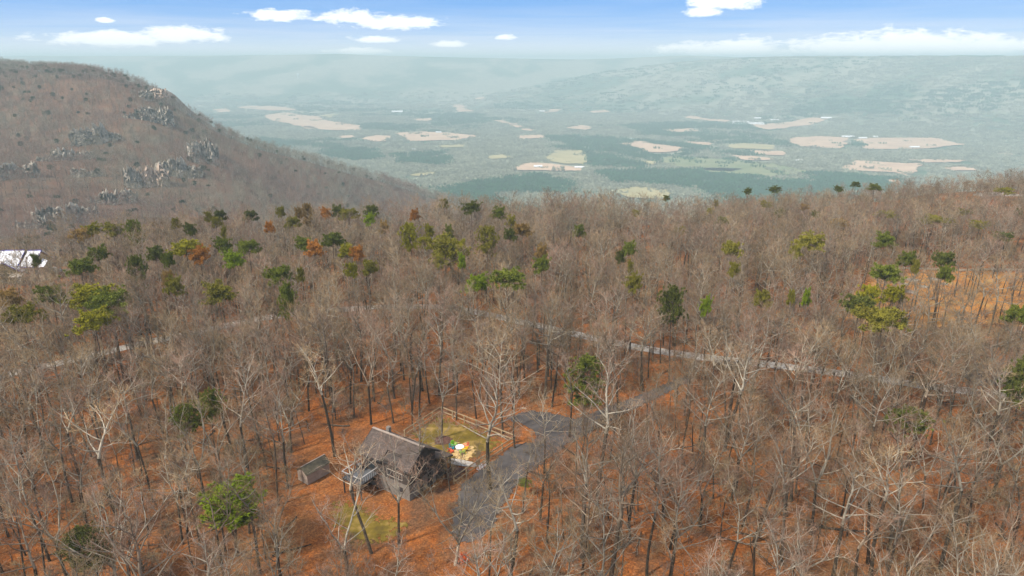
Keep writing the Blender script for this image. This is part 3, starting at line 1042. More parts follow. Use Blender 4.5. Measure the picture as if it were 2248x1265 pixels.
L_, ZR, ZE, HWD, XB, XE = 9.2, 6.95, 4.80, 3.2, 5.7, 2.85
house = thing('house', 'brown two-storey house with shingled gable roof among bare trees', 'house', hw(0, 0), HTH)
sl = (ZR - ZE) / HWD
wz = lambda b_: ZR - sl * abs(b_) - 0.22
mb = MB()
mb.add([(-L_ + .5, -2.7, 2.3), (-.5, -2.7, 2.3), (-.5, 2.7, 2.3), (-L_ + .5, 2.7, 2.3),
        (-L_ + .5, -2.7, wz(2.7)), (-.5, -2.7, wz(2.7)), (-.5, 2.7, wz(2.7)), (-L_ + .5, 2.7, wz(2.7)), (-.5, 0, wz(0)), (-L_ + .5, 0, wz(0))],
       [(0, 1, 5, 4), (2, 3, 7, 6), (1, 2, 6, 8, 5), (3, 0, 4, 9, 7), (0, 3, 2, 1), (4, 5, 8, 9), (9, 8, 6, 7)])
mb.obj('wall', M['wall_brown'], house)
MB().box(-L_ + .53, -.53, -2.67, 2.67, -0.3, 2.298).obj('foundation', M['found'], house)
mb = MB()
mb.box(-6.0, -.62, 2.72, 5.25, -0.2, 2.62)
mb.obj('porch_wall', M['wall_brown'], house)
# front slope in three panels with a notch for the balcony
nb_ = -1.75
rf = MB()
rf.slab([(-L_, 0, ZR), (-4.9, 0, ZR), (-4.9, -HWD, ZE), (-L_, -HWD, ZE)], .16)
rf.slab([(-4.9, 0, ZR), (-2.3, 0, ZR), (-2.3, nb_, ZR + sl * nb_), (-4.9, nb_, ZR + sl * nb_)], .16)
rf.slab([(-2.3, 0, ZR), (0, 0, ZR), (0, -HWD, ZE), (-2.3, -HWD, ZE)], .16)
rf.slab([(-L_, 0, ZR - .004), (-L_, HWD, ZE), (0, HWD, ZE), (0, 0, ZR - .004)], .16)
roof = rf.obj('roof', M['roof_brown'], house)
MB().bar((-L_, 0, ZR + .02), (0.02, 0, ZR + .02), .34, .09).obj('ridge_cap', M['shed_wall'], roof)
for aa in (-L_, 0.0):
    fb = MB()
    fb.bar((aa, 0, ZR - .12), (aa, -HWD, ZE - .12), .06, .24)
    fb.bar((aa, 0, ZR - .12), (aa, HWD, ZE - .12), .06, .24)
    fb.obj('fascia', M['trim_dark'], roof)
MB().bar((-L_, -HWD - .06, ZE - .12), (-4.9, -HWD - .06, ZE - .12), .12, .13).obj('gutter', M['trim_dark'], roof)
MB().bar((-2.3, -HWD - .06, ZE - .12), (0, -HWD - .06, ZE - .12), .12, .13).obj('gutter', M['trim_dark'], roof)
# balcony recess
MB().box(-4.88, -2.32, nb_ - .12, nb_ - .06, 3.3, ZR + sl * nb_ - .17).obj('balcony_wall', M['wall_brown'], house)
MB().box(-4.9, -2.3, -2.95, -1.9, wz(2.95) - .25, wz(2.95) - .1).obj('balcony_floor', M['trim_dark'], house)
pr = MB()
pr.slab([(-6.3, 2.6, 3.8), (.15, 2.6, 3.8), (.15, XB, XE), (-6.3, XB, XE)], .14)
pr.obj('porch_roof', M['roof_brown'], house)
MB().bar((.16, 2.6, 3.7), (.16, XB, XE - .08), .06, .2).obj('porch_fascia', M['trim_dark'], house)
MB().bar((-6.3, XB + .05, XE - .1), (.15, XB + .05, XE - .1), .1, .14).obj('porch_gutter', M['trim_dark'], house)
for aa in (-4.9, -2.1, -0.1):
    MB().box(aa - .08, aa + .08, 5.28, 5.44, -.1, XE + .02).obj('porch_post', M['trim_dark'], house)
mb = MB()
for k in range(4):
    mb.box(-7.1 + .0, -6.6, .4, .9, ZR - .4, ZR + .55 + .001 * k)
    break
mb.obj('chimney', M['found'], roof)


def window(a0, a1, b0, b1, z0, z1, name='window', tm='trim_pale'):
    """window lying in a wall of the house: either a0 == a1 (gable) or b0 == b1 (long side)"""
    t_ = .07
    w_ = MB()
    if a0 == a1:
        g_ = MB().box(a0 + .01, a0 + .04, b0 + t_, b1 - t_, z0 + t_, z1 - t_)
        for q in ((b0, b0 + t_, z0, z1), (b1 - t_, b1, z0, z1), (b0 + t_, b1 - t_, z0, z0 + t_), (b0 + t_, b1 - t_, z1 - t_, z1)):
            w_.box(a0 + .005, a0 + .07, *q)
    else:
        g_ = MB().box(a0 + t_, a1 - t_, b0 - .04, b0 - .01, z0 + t_, z1 - t_)
        for q in ((a0, a0 + t_, z0, z1), (a1 - t_, a1, z0, z1), (a0 + t_, a1 - t_, z0, z0 + t_), (a0 + t_, a1 - t_, z1 - t_, z1)):
            w_.box(q[0], q[1], b0 - .07, b0 - .005, q[2], q[3])
    o = g_.obj(name, M['glass'], house)
    w_.obj('frame', M[tm], o)
    return o


window(-4.3, -1.6, -2.7, -2.7, 2.75, 3.75)
window(-7.6, -6.5, -2.7, -2.7, 2.7, 3.9, tm='trim_dark')
window(-.5, -.5, -1.6, -.6, 2.9, 4.0, tm='trim_dark')
window(-.5, -.5, .7, 1.7, 2.9, 4.0, tm='trim_dark')
MB().box(-4.4, -3.4, nb_ - .16, nb_ - .125, 3.45, 5.1).obj('balcony_door', M['glass'], house)
dr = MB().box(-.5, -.44, 1.0, 1.95, .0, 2.1).obj('door', M['trim_dark'], house)
MB().box(-.44, -.39, 1.1, 1.18, .95, 1.05).obj('handle', M['rail'], dr)
for aa in (-7.4, -2.6):
    MB().box(aa, aa + .9, -2.72, -2.69, .9, 1.6).obj('cellar_window', M['glass'], house)

# raised deck on the camera side
DA0, DA1, DB0, DB1, DZ = -9.2, -5.9, -6.1, -2.75, 2.35
deck = thing('deck', 'raised dark grey wooden deck with railing at the house side', 'deck', hw(0, 0), HTH)
nbd = 15
bm_ = MB().box(0, (DA1 - DA0), 0, (DB1 - DB0) / nbd - .02, 0, .05)
bme = new_mesh('board', bm_.v, bm_.f, [M['deck']])
for k in range(nbd):
    link('board', bme, deck, (DA0, DB0 + k * (DB1 - DB0) / nbd, DZ))
for aa in (DA0 + .1, (DA0 + DA1) / 2, DA1 - .1):
    for bb in (DB0 + .1, DB1 - .3):
        MB().box(aa - .07, aa + .07, bb - .07, bb + .07, -.2, DZ - .16).obj('post', M['trim_dark'], deck)
MB().box(DA0 + .02, DA1 - .02, DB0 + .02, DB0 + .08, DZ - .24, DZ - .004).obj('beam', M['trim_dark'], deck)
MB().box(DA1 - .08, DA1 - .02, DB0 + .09, DB1 - .1, DZ - .24, DZ - .004).obj('beam', M['trim_dark'], deck)
for (p0, p1) in (((DA0, DB0), (DA1, DB0)), ((DA1, DB0), (DA1, DB1)), ((DA0, DB0), (DA0, DB1))):
    MB().bar((*p0, DZ + 1.0), (*p1, DZ + 1.0), .14, .06).obj('rail', M['rail'], deck)
    n = 9
    bal = MB()
    for k in range(n + 1):
        x_, y_ = p0[0] + (p1[0] - p0[0]) * k / n, p0[1] + (p1[1] - p0[1]) * k / n
        bal.box(x_ - .025, x_ + .025, y_ - .025, y_ + .025, DZ + .05, DZ + .96)
    bal.obj('baluster', M['trim_dark'], deck)
mb = MB()
for k in range(9):
    mb.box(DA0 - .35 - .28 * k, DA0 - .08 - .28 * k, DB1 - 1.2, DB1 - .2, DZ - .26 * (k + 1), DZ - .26 * (k + 1) + .06)
mb.bar((DA0 - .05, DB1 - .2, DZ - .1), (DA0 - 2.6, DB1 - .2, DZ - 2.4), .06, .2)
mb.bar((DA0 - .05, DB1 - 1.2, DZ - .1), (DA0 - 2.6, DB1 - 1.2, DZ - 2.4), .06, .2)
mb.obj('stairs', M['deck'], deck)
gq = hw(-8.5, -3.6, DZ + .05)
grill = thing('grill', 'small dark barbecue grill standing on the deck', 'grill', gq, HTH)
MB().box(-.5, .5, -.28, .28, .55, .85).obj('body', M['trim_dark'], grill)
MB().lathe([(.27, .0), (.25, .12), (.14, .22)], 10).obj('lid', M['deck'], grill, (0, 0, .852))
for sx in (-.42, .42):
    for sy in (-.2, .2):
        MB().box(sx - .03, sx + .03, sy - .03, sy + .03, 0, .548).obj('leg', M['trim_dark'], grill)

# shed
s1, s2 = P(668, 1048), P(722, 1018)
sd_ = unit((s2 - s1)[:2])
STH = math.atan2(sd_[1], sd_[0])
sc_ = P(690, 1046)
shed = thing('shed', 'small weathered wooden shed with mossy brown roof', 'shed', (sc_[0], sc_[1], 0), STH)
LS, WS, HS, RS = 3.7, 2.1, 1.8, 2.5
nbd = 18
for side, y_ in ((-1, -WS / 2), (1, WS / 2)):
    bme = None
    for k in range(nbd):
        if bme is None:
            b_ = MB().box(.006, LS / nbd - .006, -.02, .02, 0.05, HS)
            bme = new_mesh('plank', b_.v, b_.f, [M['shed_wall']])
        link('plank', bme, shed, (-LS / 2 + k * LS / nbd, y_, 0))
MB().box(-LS / 2 + .03, LS / 2 - .03, -WS / 2 + .03, WS / 2 - .03, -.1, HS - .05).obj('wall', M['shed_wall'], shed)
for sx in (-1, 1):
    x_ = sx * LS / 2
    MB().add([(x_ - .02, -WS / 2, .05), (x_ + .02, -WS / 2, .05), (x_ + .02, WS / 2, .05), (x_ - .02, WS / 2, .05),
              (x_ - .02, -WS / 2, HS), (x_ + .02, -WS / 2, HS), (x_ + .02, WS / 2, HS), (x_ - .02, WS / 2, HS),
              (x_ - .02, 0, RS - .08), (x_ + .02, 0, RS - .08)],
             [(0, 3, 2, 1), (0, 1, 5, 4), (2, 3, 7, 6), (1, 2, 6, 9, 5), (3, 0, 4, 8, 7), (4, 5, 9, 8), (6, 7, 8, 9)]).obj('gable', M['shed_wall'], shed)
srf = MB()
sg = (RS - HS) / (WS / 2)
srf.slab([(-LS / 2 - .2, 0, RS), (LS / 2 + .2, 0, RS), (LS / 2 + .2, -WS / 2 - .2, HS - sg * .2), (-LS / 2 - .2, -WS / 2 - .2, HS - sg * .2)], .07)
srf.slab([(-LS / 2 - .2, 0, RS - .003), (LS / 2 + .2, 0, RS - .003), (LS / 2 + .2, WS / 2 + .2, HS - sg * .2), (-LS / 2 - .2, WS / 2 + .2, HS - sg * .2)], .07)
so = srf.obj('roof', M['shed_roof'], shed)
MB().bar((-LS / 2 - .2, 0, RS + .02), (LS / 2 + .2, 0, RS + .02), .14, .05).obj('ridge_cap', M['shed_wall'], so)
MB().box(-.6, .6, -WS / 2 - .07, -WS / 2 - .03, .12, 1.9).obj('door', M['shed_wall'], shed)
MB().box(LS / 2 + .022, LS / 2 + .05, -.35, .35, 1.0, 1.6).obj('window', M['glass'], shed)

# ------------------------------------------------------------------ fence, fire pit and chairs
FPTS = [P(887, 946, 1.2), P(968, 894, 1.2), P(1130, 957, 1.2), P(1074, 994, 1.2), P(1050, 1009, 1.2), P(996, 1046, 1.2)]
FNAMES = ['left run of two-rail timber fence behind the house', 'back run of two-rail timber fence along the lawn',
          'driveway run of two-rail timber fence beyond the gate', None, 'driveway run of two-rail timber fence nearest the house']
pst = MB().box(-.07, .07, -.07, .07, -.3, 1.28)
pme = new_mesh('post', pst.v, pst.f, [M['wood_fence']])
for i in range(5):
    a_, b_ = FPTS[i][:2], FPTS[i + 1][:2]
    L0 = np.linalg.norm(b_ - a_)
    th = math.atan2(*(b_ - a_)[::-1])
    if FNAMES[i] is None:
        gt = thing('gate', 'timber gate with diagonal brace in the yard fence', 'gate', (*a_, 0), th)
        for z_ in (.35, 1.2):
            MB().bar((.2, 0, z_), (L0 - .2, 0, z_), .09, .16).obj('rail', M['wood_fence'], gt)
        MB().bar((.3, -.1, .4), (L0 - .3, -.1, 1.15), .05, .12).obj('brace', M['wood_fence'], gt)
        for x_ in (.22, L0 - .22):
            MB().box(x_ - .05, x_ + .05, -.06, .06, .2, 1.28).obj('stile', M['wood_fence'], gt)
        continue
    fn = thing('fence', FNAMES[i], 'fence', (*a_, 0), th, 'two-rail timber fence round the yard')
    n = max(1, round(L0 / 2.5))
    for k in range(n + (1 if i in (1, 2, 4) else 0)):
        link('post', pme, fn, (L0 * k / n + (.1 if k == 0 else 0), 0, 0))
    for k in range(n):
        for z_ in (.42, 1.2):
            MB().bar((L0 * k / n + .02, .10, z_), (L0 * (k + 1) / n - .02, .10, z_), .06, .17).obj('rail', M['wood_fence'], fn)
sl_ = P(1058, 1022)
slab = thing('stone_slab', 'pale flat stone step in front of the gate', 'step', (sl_[0], sl_[1], 0), math.atan2(*(FPTS[3] - FPTS[5])[:2][::-1]))
MB().box(-1.25, 1.25, -.5, .5, .0, .16).obj('slab', M['dirt'], slab)

pit = thing('fire_pit', 'round white-rimmed fire pit ringed by coloured chairs', 'fire pit', (*P(1009.5, 987)[:2], .09))
MB().lathe([(.62, 0), (.62, .34)], 20).obj('ring', M['stone_pale'], pit)
MB().lathe([(.66, .342), (.66, .42), (.5, .46), (.2, .47)], 20).obj('cover', M['barn_white'], pit)


def plastic(name, c_):
    m, t, b = mat(name)
    tcn = t.add('ShaderNodeTexCoord')
    n = t.noise(3, 3, 0.5, tcn.outputs['Object'])
    t.put(b.inputs['Base Color'], t.ramp(n, [(0.3, tuple(q * 0.9 for q in c_)), (0.7, c_)]))
    b.inputs['Roughness'].default_value = 0.5
    return m


def chair(pix, col, label, cname):
    p0 = P(*pix)
    c0 = P(1009.5, 987)
    th = math.atan2(*(c0 - p0)[:2][::-1]) - math.pi / 2          # local +y faces the pit
    m = plastic('plastic_' + cname, col)
    t = thing('adirondack_chair', label, 'chair', (p0[0], p0[1], .09), th, 'plastic chairs round the fire pit', .82)
    for k in range(5):
        x_ = -.3 + .15 * k
        MB().slab([(x_ - .068, -.28, .26), (x_ + .068, -.28, .26), (x_ + .068, .32, .38), (x_ - .068, .32, .38)], .03).obj('seat_slat', m, t)
    for k in range(5):
        x_ = -.3 + .15 * k
        hgt = 1.02 - .05 * abs(k - 2)
        MB().bar((x_, -.27, .26), (x_ * 1.15, -.27 - .38 * (hgt - .26), hgt), .135, .03).obj('back_slat', m, t)
    for sx in (-1, 1):
        MB().box(sx * .43 - .07, sx * .43 + .07, -.36, .4, .56, .6).obj('arm', m, t)
        MB().box(sx * .43 - .04, sx * .43 + .04, .26, .36, 0, .558).obj('leg', m, t)
        MB().bar((sx * .41, .3, .34), (sx * .41, -.62, .03), .05, .12).obj('leg', m, t)
    return t


chair((997, 981), (0.18, 0.62, 0.02), 'bright green plastic chair behind the fire pit', 'green')
chair((993, 987), (0.01, 0.30, 0.42), 'teal plastic chair left of the fire pit', 'teal')
chair((990, 994), (0.80, 0.13, 0.05), 'red plastic chair nearest the porch roof', 'red')
chair((1023, 984), (0.85, 0.24, 0.14), 'coral red plastic chair right of the fire pit', 'coral')
chair((1021, 991), (0.85, 0.55, 0.02), 'yellow plastic chair beside the coral one', 'yellow')
chair((1015, 997), (0.36, 0.60, 0.04), 'lime green plastic chair in front of the fire pit', 'lime')

# ------------------------------------------------------------------ the white-roofed house, left
wa, wb = P(-70, 551, 7.5), P(90, 548, 7.5)
wth = math.atan2(*(wb - wa)[:2][::-1])
WL = float(np.linalg.norm((wb - wa)[:2]))
wh = thing('white_roof_house', 'large house with white metal roof and blue trim beyond the woods', 'house', (wb[0], wb[1], float(gz(wb[0], wb[1]))), wth)
zr, ze, wd = 7.5, 4.3, 4.6
MB().add([(-WL + .5, -wd + .5, 0), (-.5, -wd + .5, 0), (-.5, wd - .5, 0), (-WL + .5, wd - .5, 0), (-WL + .5, -wd + .5, 4.4), (-.5, -wd + .5, 4.4), (-.5, wd - .5, 4.4),
          (-WL + .5, wd - .5, 4.4), (-.5, 0, 7.2), (-WL + .5, 0, 7.2)],
         [(0, 1, 5, 4), (2, 3, 7, 6), (1, 2, 6, 8, 5), (3, 0, 4, 9, 7)]).obj('wall', M['cream'], wh)
for x0, x1 in ((-WL, -4.05), (-3.45, 0)):
    rp = MB()
    dz = 0 if x0 < -5 else .12
    rp.slab([(x0, 0, zr - dz), (x1, 0, zr - dz), (x1, -wd, ze - dz), (x0, -wd, ze - dz)], .12)
    rp.slab([(x0, 0, zr - dz - .003), (x1, 0, zr - dz - .003), (x1, wd, ze - dz), (x0, wd, ze - dz)], .12)
    ro = rp.obj('roof', M['white_roof'], wh)
    MB().bar((x0, 0, zr - dz + .03), (x1, 0, zr - dz + .03), .3, .12).obj('ridge_cap', M['blue_trim'], ro)
    MB().bar((x0, -wd - .05, ze - dz - .1), (x1, -wd - .05, ze - dz - .1), .08, .24).obj('fascia', M['blue_trim'], ro)
    MB().bar((x1 + .04, 0, zr - dz - .06), (x1 + .04, -wd, ze - dz - .06), .08, .22).obj('rake_trim', M['blue_trim'], ro)
    nrib = int((x1 - x0) / .8)
    for k in range(1, nrib):
        x_ = x0 + (x1 - x0) * k / nrib
        MB().bar((x_, -.1, zr - dz - .03), (x_, -wd + .05, ze - dz + .06), .05, .08).obj('seam', M['white_roof'], ro)
gxc = -6.6
gb = MB()
gb.add([(gxc - 3.7, -wd - .9, 0), (gxc + 3.7, -wd - .9, 0), (gxc + 3.7, -wd - .9, 3.4), (gxc, -wd - .9, 5.6), (gxc - 3.7, -wd - .9, 3.4),
        (gxc - 3.7, -wd + .4, 0), (gxc + 3.7, -wd + .4, 0), (gxc + 3.7, -wd + .4, 3.4), (gxc, -wd + .4, 5.6), (gxc - 3.7, -wd + .4, 3.4)],
       [(0, 1, 2, 3, 4), (9, 8, 7, 6, 5), (1, 6, 7, 2), (5, 0, 4, 9)])
go_ = gb.obj('front_gable', M['olive_gable'], wh)
gr_ = MB()
gr_.slab([(gxc, -wd - 1.3, 5.85), (gxc, -.9, 5.85), (gxc + 4.3, -.9, 3.28), (gxc + 4.3, -wd - 1.3, 3.28)], .1)
gr_.slab([(gxc, -wd - 1.3, 5.847), (gxc, -.9, 5.847), (gxc - 4.3, -.9, 3.28), (gxc - 4.3, -wd - 1.3, 3.28)], .1)
gr_.obj('gable_roof', M['white_roof'], wh)
for s_ in (-1, 1):
    MB().bar((gxc, -wd - 1.33, 5.76), (gxc + s_ * 4.3, -wd - 1.33, 3.2), .07, .2).obj('gable_trim', M['blue_trim'], wh)
for x_ in (gxc - 1.6, gxc + .4):
    wo = MB().box(x_, x_ + 1.2, -wd - .93, -wd - .9, 1.2, 2.8).obj('window', M['glass'], wh)
    MB().box(x_ - .08, x_ + 1.28, -wd - .96, -wd - .935, 2.8, 2.9).obj('frame', M['trim_pale'], wo)
ex_ = MB()
ex_.slab([(.3, -.6, 5.3), (1.9, -1.4, 5.0), (1.9, -3.6, 3.9), (.3, -4.2, 3.9)], .1)
ex_.obj('side_roof', M['white_roof'], wh)
MB().box(.0, 1.5, -3.6, -1.0, 0, 3.9).obj('side_wall', M['cream'], wh)
pp_ = MB().slab([(-4.9, -wd - 3.0, 2.4), (-2.0, -wd - 3.0, 2.4), (-2.0, -wd - 1.4, 2.9), (-4.9, -wd - 1.4, 2.9)], .08)
pp_.obj('canopy', M['trim_pale'], wh)
for x_ in (-4.8, -2.1):
    MB().box(x_ - .06, x_ + .06, -wd - 2.95, -wd - 2.83, 0, 2.35).obj('canopy_post', M['trim_pale'], wh)
for (u, v, r_, lb) in ((118, 592, 1.0, 'first pale rock beside the white-roofed house, counting from it'), (131, 596, 1.4, 'second pale rock beside the white-roofed house, counting from it'),
                       (147, 596, 1.2, 'third pale rock beside the white-roofed house, counting from it')):
    q = P(u, v)
    bm = MB()
    for k in range(5):
        a_ = k * 1.26
        bm.lathe([(r_ * .5, -.1), (r_ * .55, .3 + .1 * k), (r_ * .3, .55 + .08 * k)], 6, r_ * .5 * math.cos(a_), r_ * .35 * math.sin(a_))
    o = bm.obj('boulder', M['stone_pale'], None, (q[0], q[1], float(gz(q[0], q[1]))))
    o['label'] = lb
    o['category'] = 'rock'

# ------------------------------------------------------------------ a dark car at the junction
cq = P(1604, 812)
car = thing('parked_car', 'dark parked car half hidden by trees where the driveway meets the road', 'car', (cq[0], cq[1], 0.07), R(-38))
CM = noisy('car_paint', (0.018, 0.019, 0.022), (0.03, 0.031, 0.035), 1, 2, 0.3, spec=0.6)
prof = [(-2.25, .42), (-2.3, .85), (-1.9, .98), (-1.35, 1.02), (-.75, 1.55), (1.1, 1.58), (1.95, 1.08), (2.25, 1.0), (2.28, .42)]
vs_ = [(x_, y_ * (.78 if z_ > 1.2 else .9), z_) for y_ in (-1, 1) for x_, z_ in prof]
n = len(prof)
MB().add(vs_, [tuple(range(n))[::-1], tuple(range(n, 2 * n))] + [(i, (i + 1) % n, n + (i + 1) % n, n + i) for i in range(n)]).obj('body', CM, car)
MB().slab([(-1.33, -.62, 1.07), (-.80, -.62, 1.555), (-.80, .62, 1.555), (-1.33, .62, 1.07)], -.02).obj('windscreen', M['glass'], car)
MB().slab([(1.2, -.62, 1.555), (1.88, -.66, 1.15), (1.88, .66, 1.15), (1.2, .62, 1.555)], -.02).obj('rear_window', M['glass'], car)
for sy in (-1, 1):
    MB().add([(-.9, sy * .87, 1.1), (1.3, sy * .87, 1.1), (1.0, sy * .77, 1.5), (-.6, sy * .77, 1.5)], [(0, 1, 2, 3)]).obj('side_window', M['glass'], car)
    for x_ in (-1.45, 1.4):
        wv = []
        wh_ = MB()
        for yy in (-.1, .1):
            for k in range(14):
                a_ = k * 2 * math.pi / 14
                wv.append((x_ + .34 * math.cos(a_), sy * .84 + yy, .34 + .34 * math.sin(a_)))
        wh_.add(wv, [tuple(range(14)), tuple(range(27, 13, -1))] + [(k, (k + 1) % 14, 14 + (k + 1) % 14, 14 + k) for k in range(14)])
        wh_.obj('wheel', M['trim_dark'], car)

# ------------------------------------------------------------------ rock outcrops across the gorge
def rock_face(r_, w_, h_, dep):
    """a craggy cliff segment: front built of fractured blocks, broken top running back into the slope"""
    nx_, nz_, nt2 = max(8, int(w_ / 1.0)), max(8, int((h_ + 7) / 1.1)), 4
    xs_ = np.linspace(-.5, .5, nx_ + 1)
    # fracture cells: irregular columns and beds
    cw = np.cumsum(r_.uniform(.5, 1.6, 40)) / 26 - .6
    ch = np.cumsum(r_.uniform(.5, 1.8, 30)) / 14 - .15
    off = r_.normal(size=(42, 32))
    top = h_ * (.55 + .45 * np.sqrt(np.maximum(0, 1 - (2 * xs_) ** 2)))
    top = top + h_ * .16 * r_.normal(size=42)[np.searchsorted(cw, xs_)]
    v_ = []
    for k in range(nz_ + 1 + nt2):
        for i, x_ in enumerate(xs_):
            bow = dep * (1 - (2 * abs(x_)) ** 3)
            if k <= nz_:
                f_ = k / nz_
                z_ = -7 + (top[i] + 7) * f_
                o_ = off[np.searchsorted(cw, x_ + .02 * math.sin(9 * f_)), np.searchsorted(ch, f_)]
                y_ = -bow * (1 - .35 * f_) + o_ * dep * .20 + r_.normal() * .12
            else:
                g_ = (k - nz_) / nt2
                z_ = top[i] * (1 - .35 * g_ * g_) + r_.normal() * .25 - 3.5 * g_
                y_ = -bow * .65 * (1 - g_) + dep * 1.6 * g_
            v_.append((x_ * w_ + r_.normal() * .15, y_, z_))
    n = nx_ + 1
    f_ = [(k * n + i, k * n + i + 1, (k + 1) * n + i + 1, (k + 1) * n + i) for k in range(nz_ + nt2) for i in range(nx_)]
    return v_, f_


def hill_hit(u, v):
    d = ray(u, v)
    lo = None
    for D in np.arange(400, 1500, 6.0):
        t = D / d[1]
        z = CAM_H + d[2] * t
        if z < float(hz(np.array([d[0] * t]), np.array([D]))[0]):
            return np.array([d[0] * t, D, z])
    return PD(u, v, 900)


OUT = [(145, 486, 92, 34, 'rock', 'broad grey rock bluff low on the mountainside, nearest the white-roofed house'),
       (18, 392, 84, 36, 'rock', 'grey rock bluff at the left edge of the mountainside'),
       (325, 408, 74, 44, 'rock_pink', 'pinkish fresh rock face in the middle of the mountainside'),
       (250, 448, 78, 34, 'rock', 'low jagged grey outcrop below the pinkish rock face'),
       (392, 388, 76, 36, 'rock', 'grey rock bluff just beyond the pinkish rock face'),
       (446, 358, 50, 48, 'rock', 'tall grey cliff at the shoulder of the mountainside'),
       (325, 262, 82, 26, 'rock', 'narrow rock ledge high under the mountain shoulder'),
       (215, 312, 74, 26, 'rock', 'dark broken ledge in the upper middle of the mountainside'),
       (145, 352, 90, 22, 'rock', 'long low ledge below the dark broken one'),
       (336, 206, 40, 10, 'rock_pink', 'tan bare rock shelf at the mountain crest'),
       (190, 388, 44, 18, 'rock', 'small grey outcrop above the broad low bluff'),
       (75, 500, 50, 26, 'rock', 'grey rock bluff just above the white-roofed house')]
rr_ = np.random.default_rng(77)
OUTW = []
for (u, v, wpx, hpx, mk, lb) in OUT:
    c_ = hill_hit(u, v)
    dist = math.hypot(c_[0], c_[1])
    ww, hh = wpx * dist / F_PX, hpx * dist / F_PX
    OUTW.append((c_[0], c_[1], ww))
    t = thing('rock_outcrop', lb, 'rocks', tuple(c_), math.atan2(-c_[0], c_[1]), 'rock outcrops on the mountainside')
    nbk = max(2, int(wpx / 24))
    for k in range(nbk):
        f_ = (k + .5) / nbk
        h1 = hh * (.75 + .35 * math.sin(math.pi * f_)) * rr_.uniform(.6, 1.05)
        wseg = ww / nbk * rr_.uniform(1.15, 1.6)
        bv, bf = rock_face(rr_, wseg, h1, wseg * .42)
        o = link('rock', new_mesh('rock', bv, bf, [M['rock'] if (mk == 'rock' or k % 3 == 0) else M['rock_pink']]), t,
                 ((f_ - .5) * ww, rr_.uniform(-3, 3), -1.0 + rr_.uniform(-2.5, 2.0)), rr_.uniform(-.3, .3))

# pale slabs in the clearing and at the bluff edge
k_ = 0
for (u, v, a_, b_, lb) in ((2005, 614, 2.3, 1.0, 'pale stone slab farthest from the road in the orange clearing'), (2050, 611, 1.9, .8, 'pale stone slab beside the farthest one in the clearing'),
                           (1985, 622, 1.8, .8, 'pale stone slab at the pine side of the orange clearing'), (2030, 628, 1.6, .7, 'small pale stone slab in the middle of the clearing'),
                           (2000, 640, 1.9, 1.0, 'whitest stone slab in the orange clearing'), (2075, 622, 1.4, .6, 'thin pale stone slab at the open side of the clearing'),
                           (2160, 430, 3.2, 1.6, 'pale flat rock at the far bluff edge, first of three'), (2195, 431, 4.5, 2.0, 'largest pale flat rock at the far bluff edge'),
                           (2228, 433, 3.4, 1.6, 'pale flat rock at the far bluff edge, nearest the frame side')):
    q = P(u, v)
    if v < 500:
        q = P(u, v, 4.0)
    bm = MB()
    n = 11
    ang = np.linspace(0, 2 * math.pi, n + 1)[:-1]
    rad = 1 + rng.normal(size=n) * .16
    a_, b_ = (a_ * .7, b_ * .6) if v > 500 else (a_, b_)
    vv = [(a_ * math.cos(t_) * r_, b_ * math.sin(t_) * r_ * 2, h_) for h_ in (-.4, .22) for t_, r_ in zip(ang, rad)]
    bm.add(vv, [tuple(range(n, 2 * n))] + [(i, (i + 1) % n, n + (i + 1) % n, n + i) for i in range(n)])
    o = bm.obj('stone_slab', M['stone_pale' if v < 500 else 'rock'], None, (q[0], q[1], float(gz(q[0], q[1])) + .08), rng.uniform(-.3, .3))
    o['label'] = lb
    o['category'] = 'rock'

# ------------------------------------------------------------------ barns and sheds far below in the valley
BARNS = [(1181, 369, 30, 14, 'white arched barn at the left end of the tan field'), (1272, 371, 34, 12, 'long white barn at the right end of the tan field'),
         (1861, 303, 62, 16, 'largest white barn at the top of the tan pasture'), (1893, 306, 46, 14, 'white barn next to the largest one'),
         (1921, 303, 24, 12, 'small white barn right of the pair by the pasture'), (2007, 326, 44, 14, 'white barn on the lower edge of the long pasture'),
         (1813, 262, 60, 22, 'white barn at the tip of the upper right field'), (1753, 356, 26, 12, 'lone grey-white barn below the pastures'),
         (1386, 308, 24, 12, 'small farmhouse above the middle field'), (870, 207, 80, 30, 'white building far up the valley, left of centre'),
         (963, 293, 30, 12, 'white barn on the upper edge of the left pasture'), (1190, 246, 36, 16, 'small white building by the narrow far field'),
         (1663, 262, 40, 16, 'white building behind the long poultry sheds'), (1700, 266, 46, 16, 'white building right of the poultry sheds'),
         (908, 331, 20, 10, 'tiny white barn below the left pasture')]
for (u, v, wm, dm, lb) in BARNS:
    q = VP(u, v)
    t = thing('barn', lb, 'barn', tuple(q), rng.uniform(-.25, .25))
    h_ = 5.0 + dm * .12
    MB().box(-wm / 2, wm / 2, -dm / 2, dm / 2, -3, h_).obj('wall', M['barn_wall'], t)
    MB().add([(-wm / 2 - 1, -dm / 2 - 1, h_ - .3), (wm / 2 + 1, -dm / 2 - 1, h_ - .3), (wm / 2 + 1, 0, h_ + dm * .3), (-wm / 2 - 1, 0, h_ + dm * .3),
              (-wm / 2 - 1, dm / 2 + 1, h_ - .3), (wm / 2 + 1, dm / 2 + 1, h_ - .3)],
             [(0, 1, 2, 3), (3, 2, 5, 4), (1, 5, 2), (0, 3, 4)]).obj('roof', M['barn_white'], t)
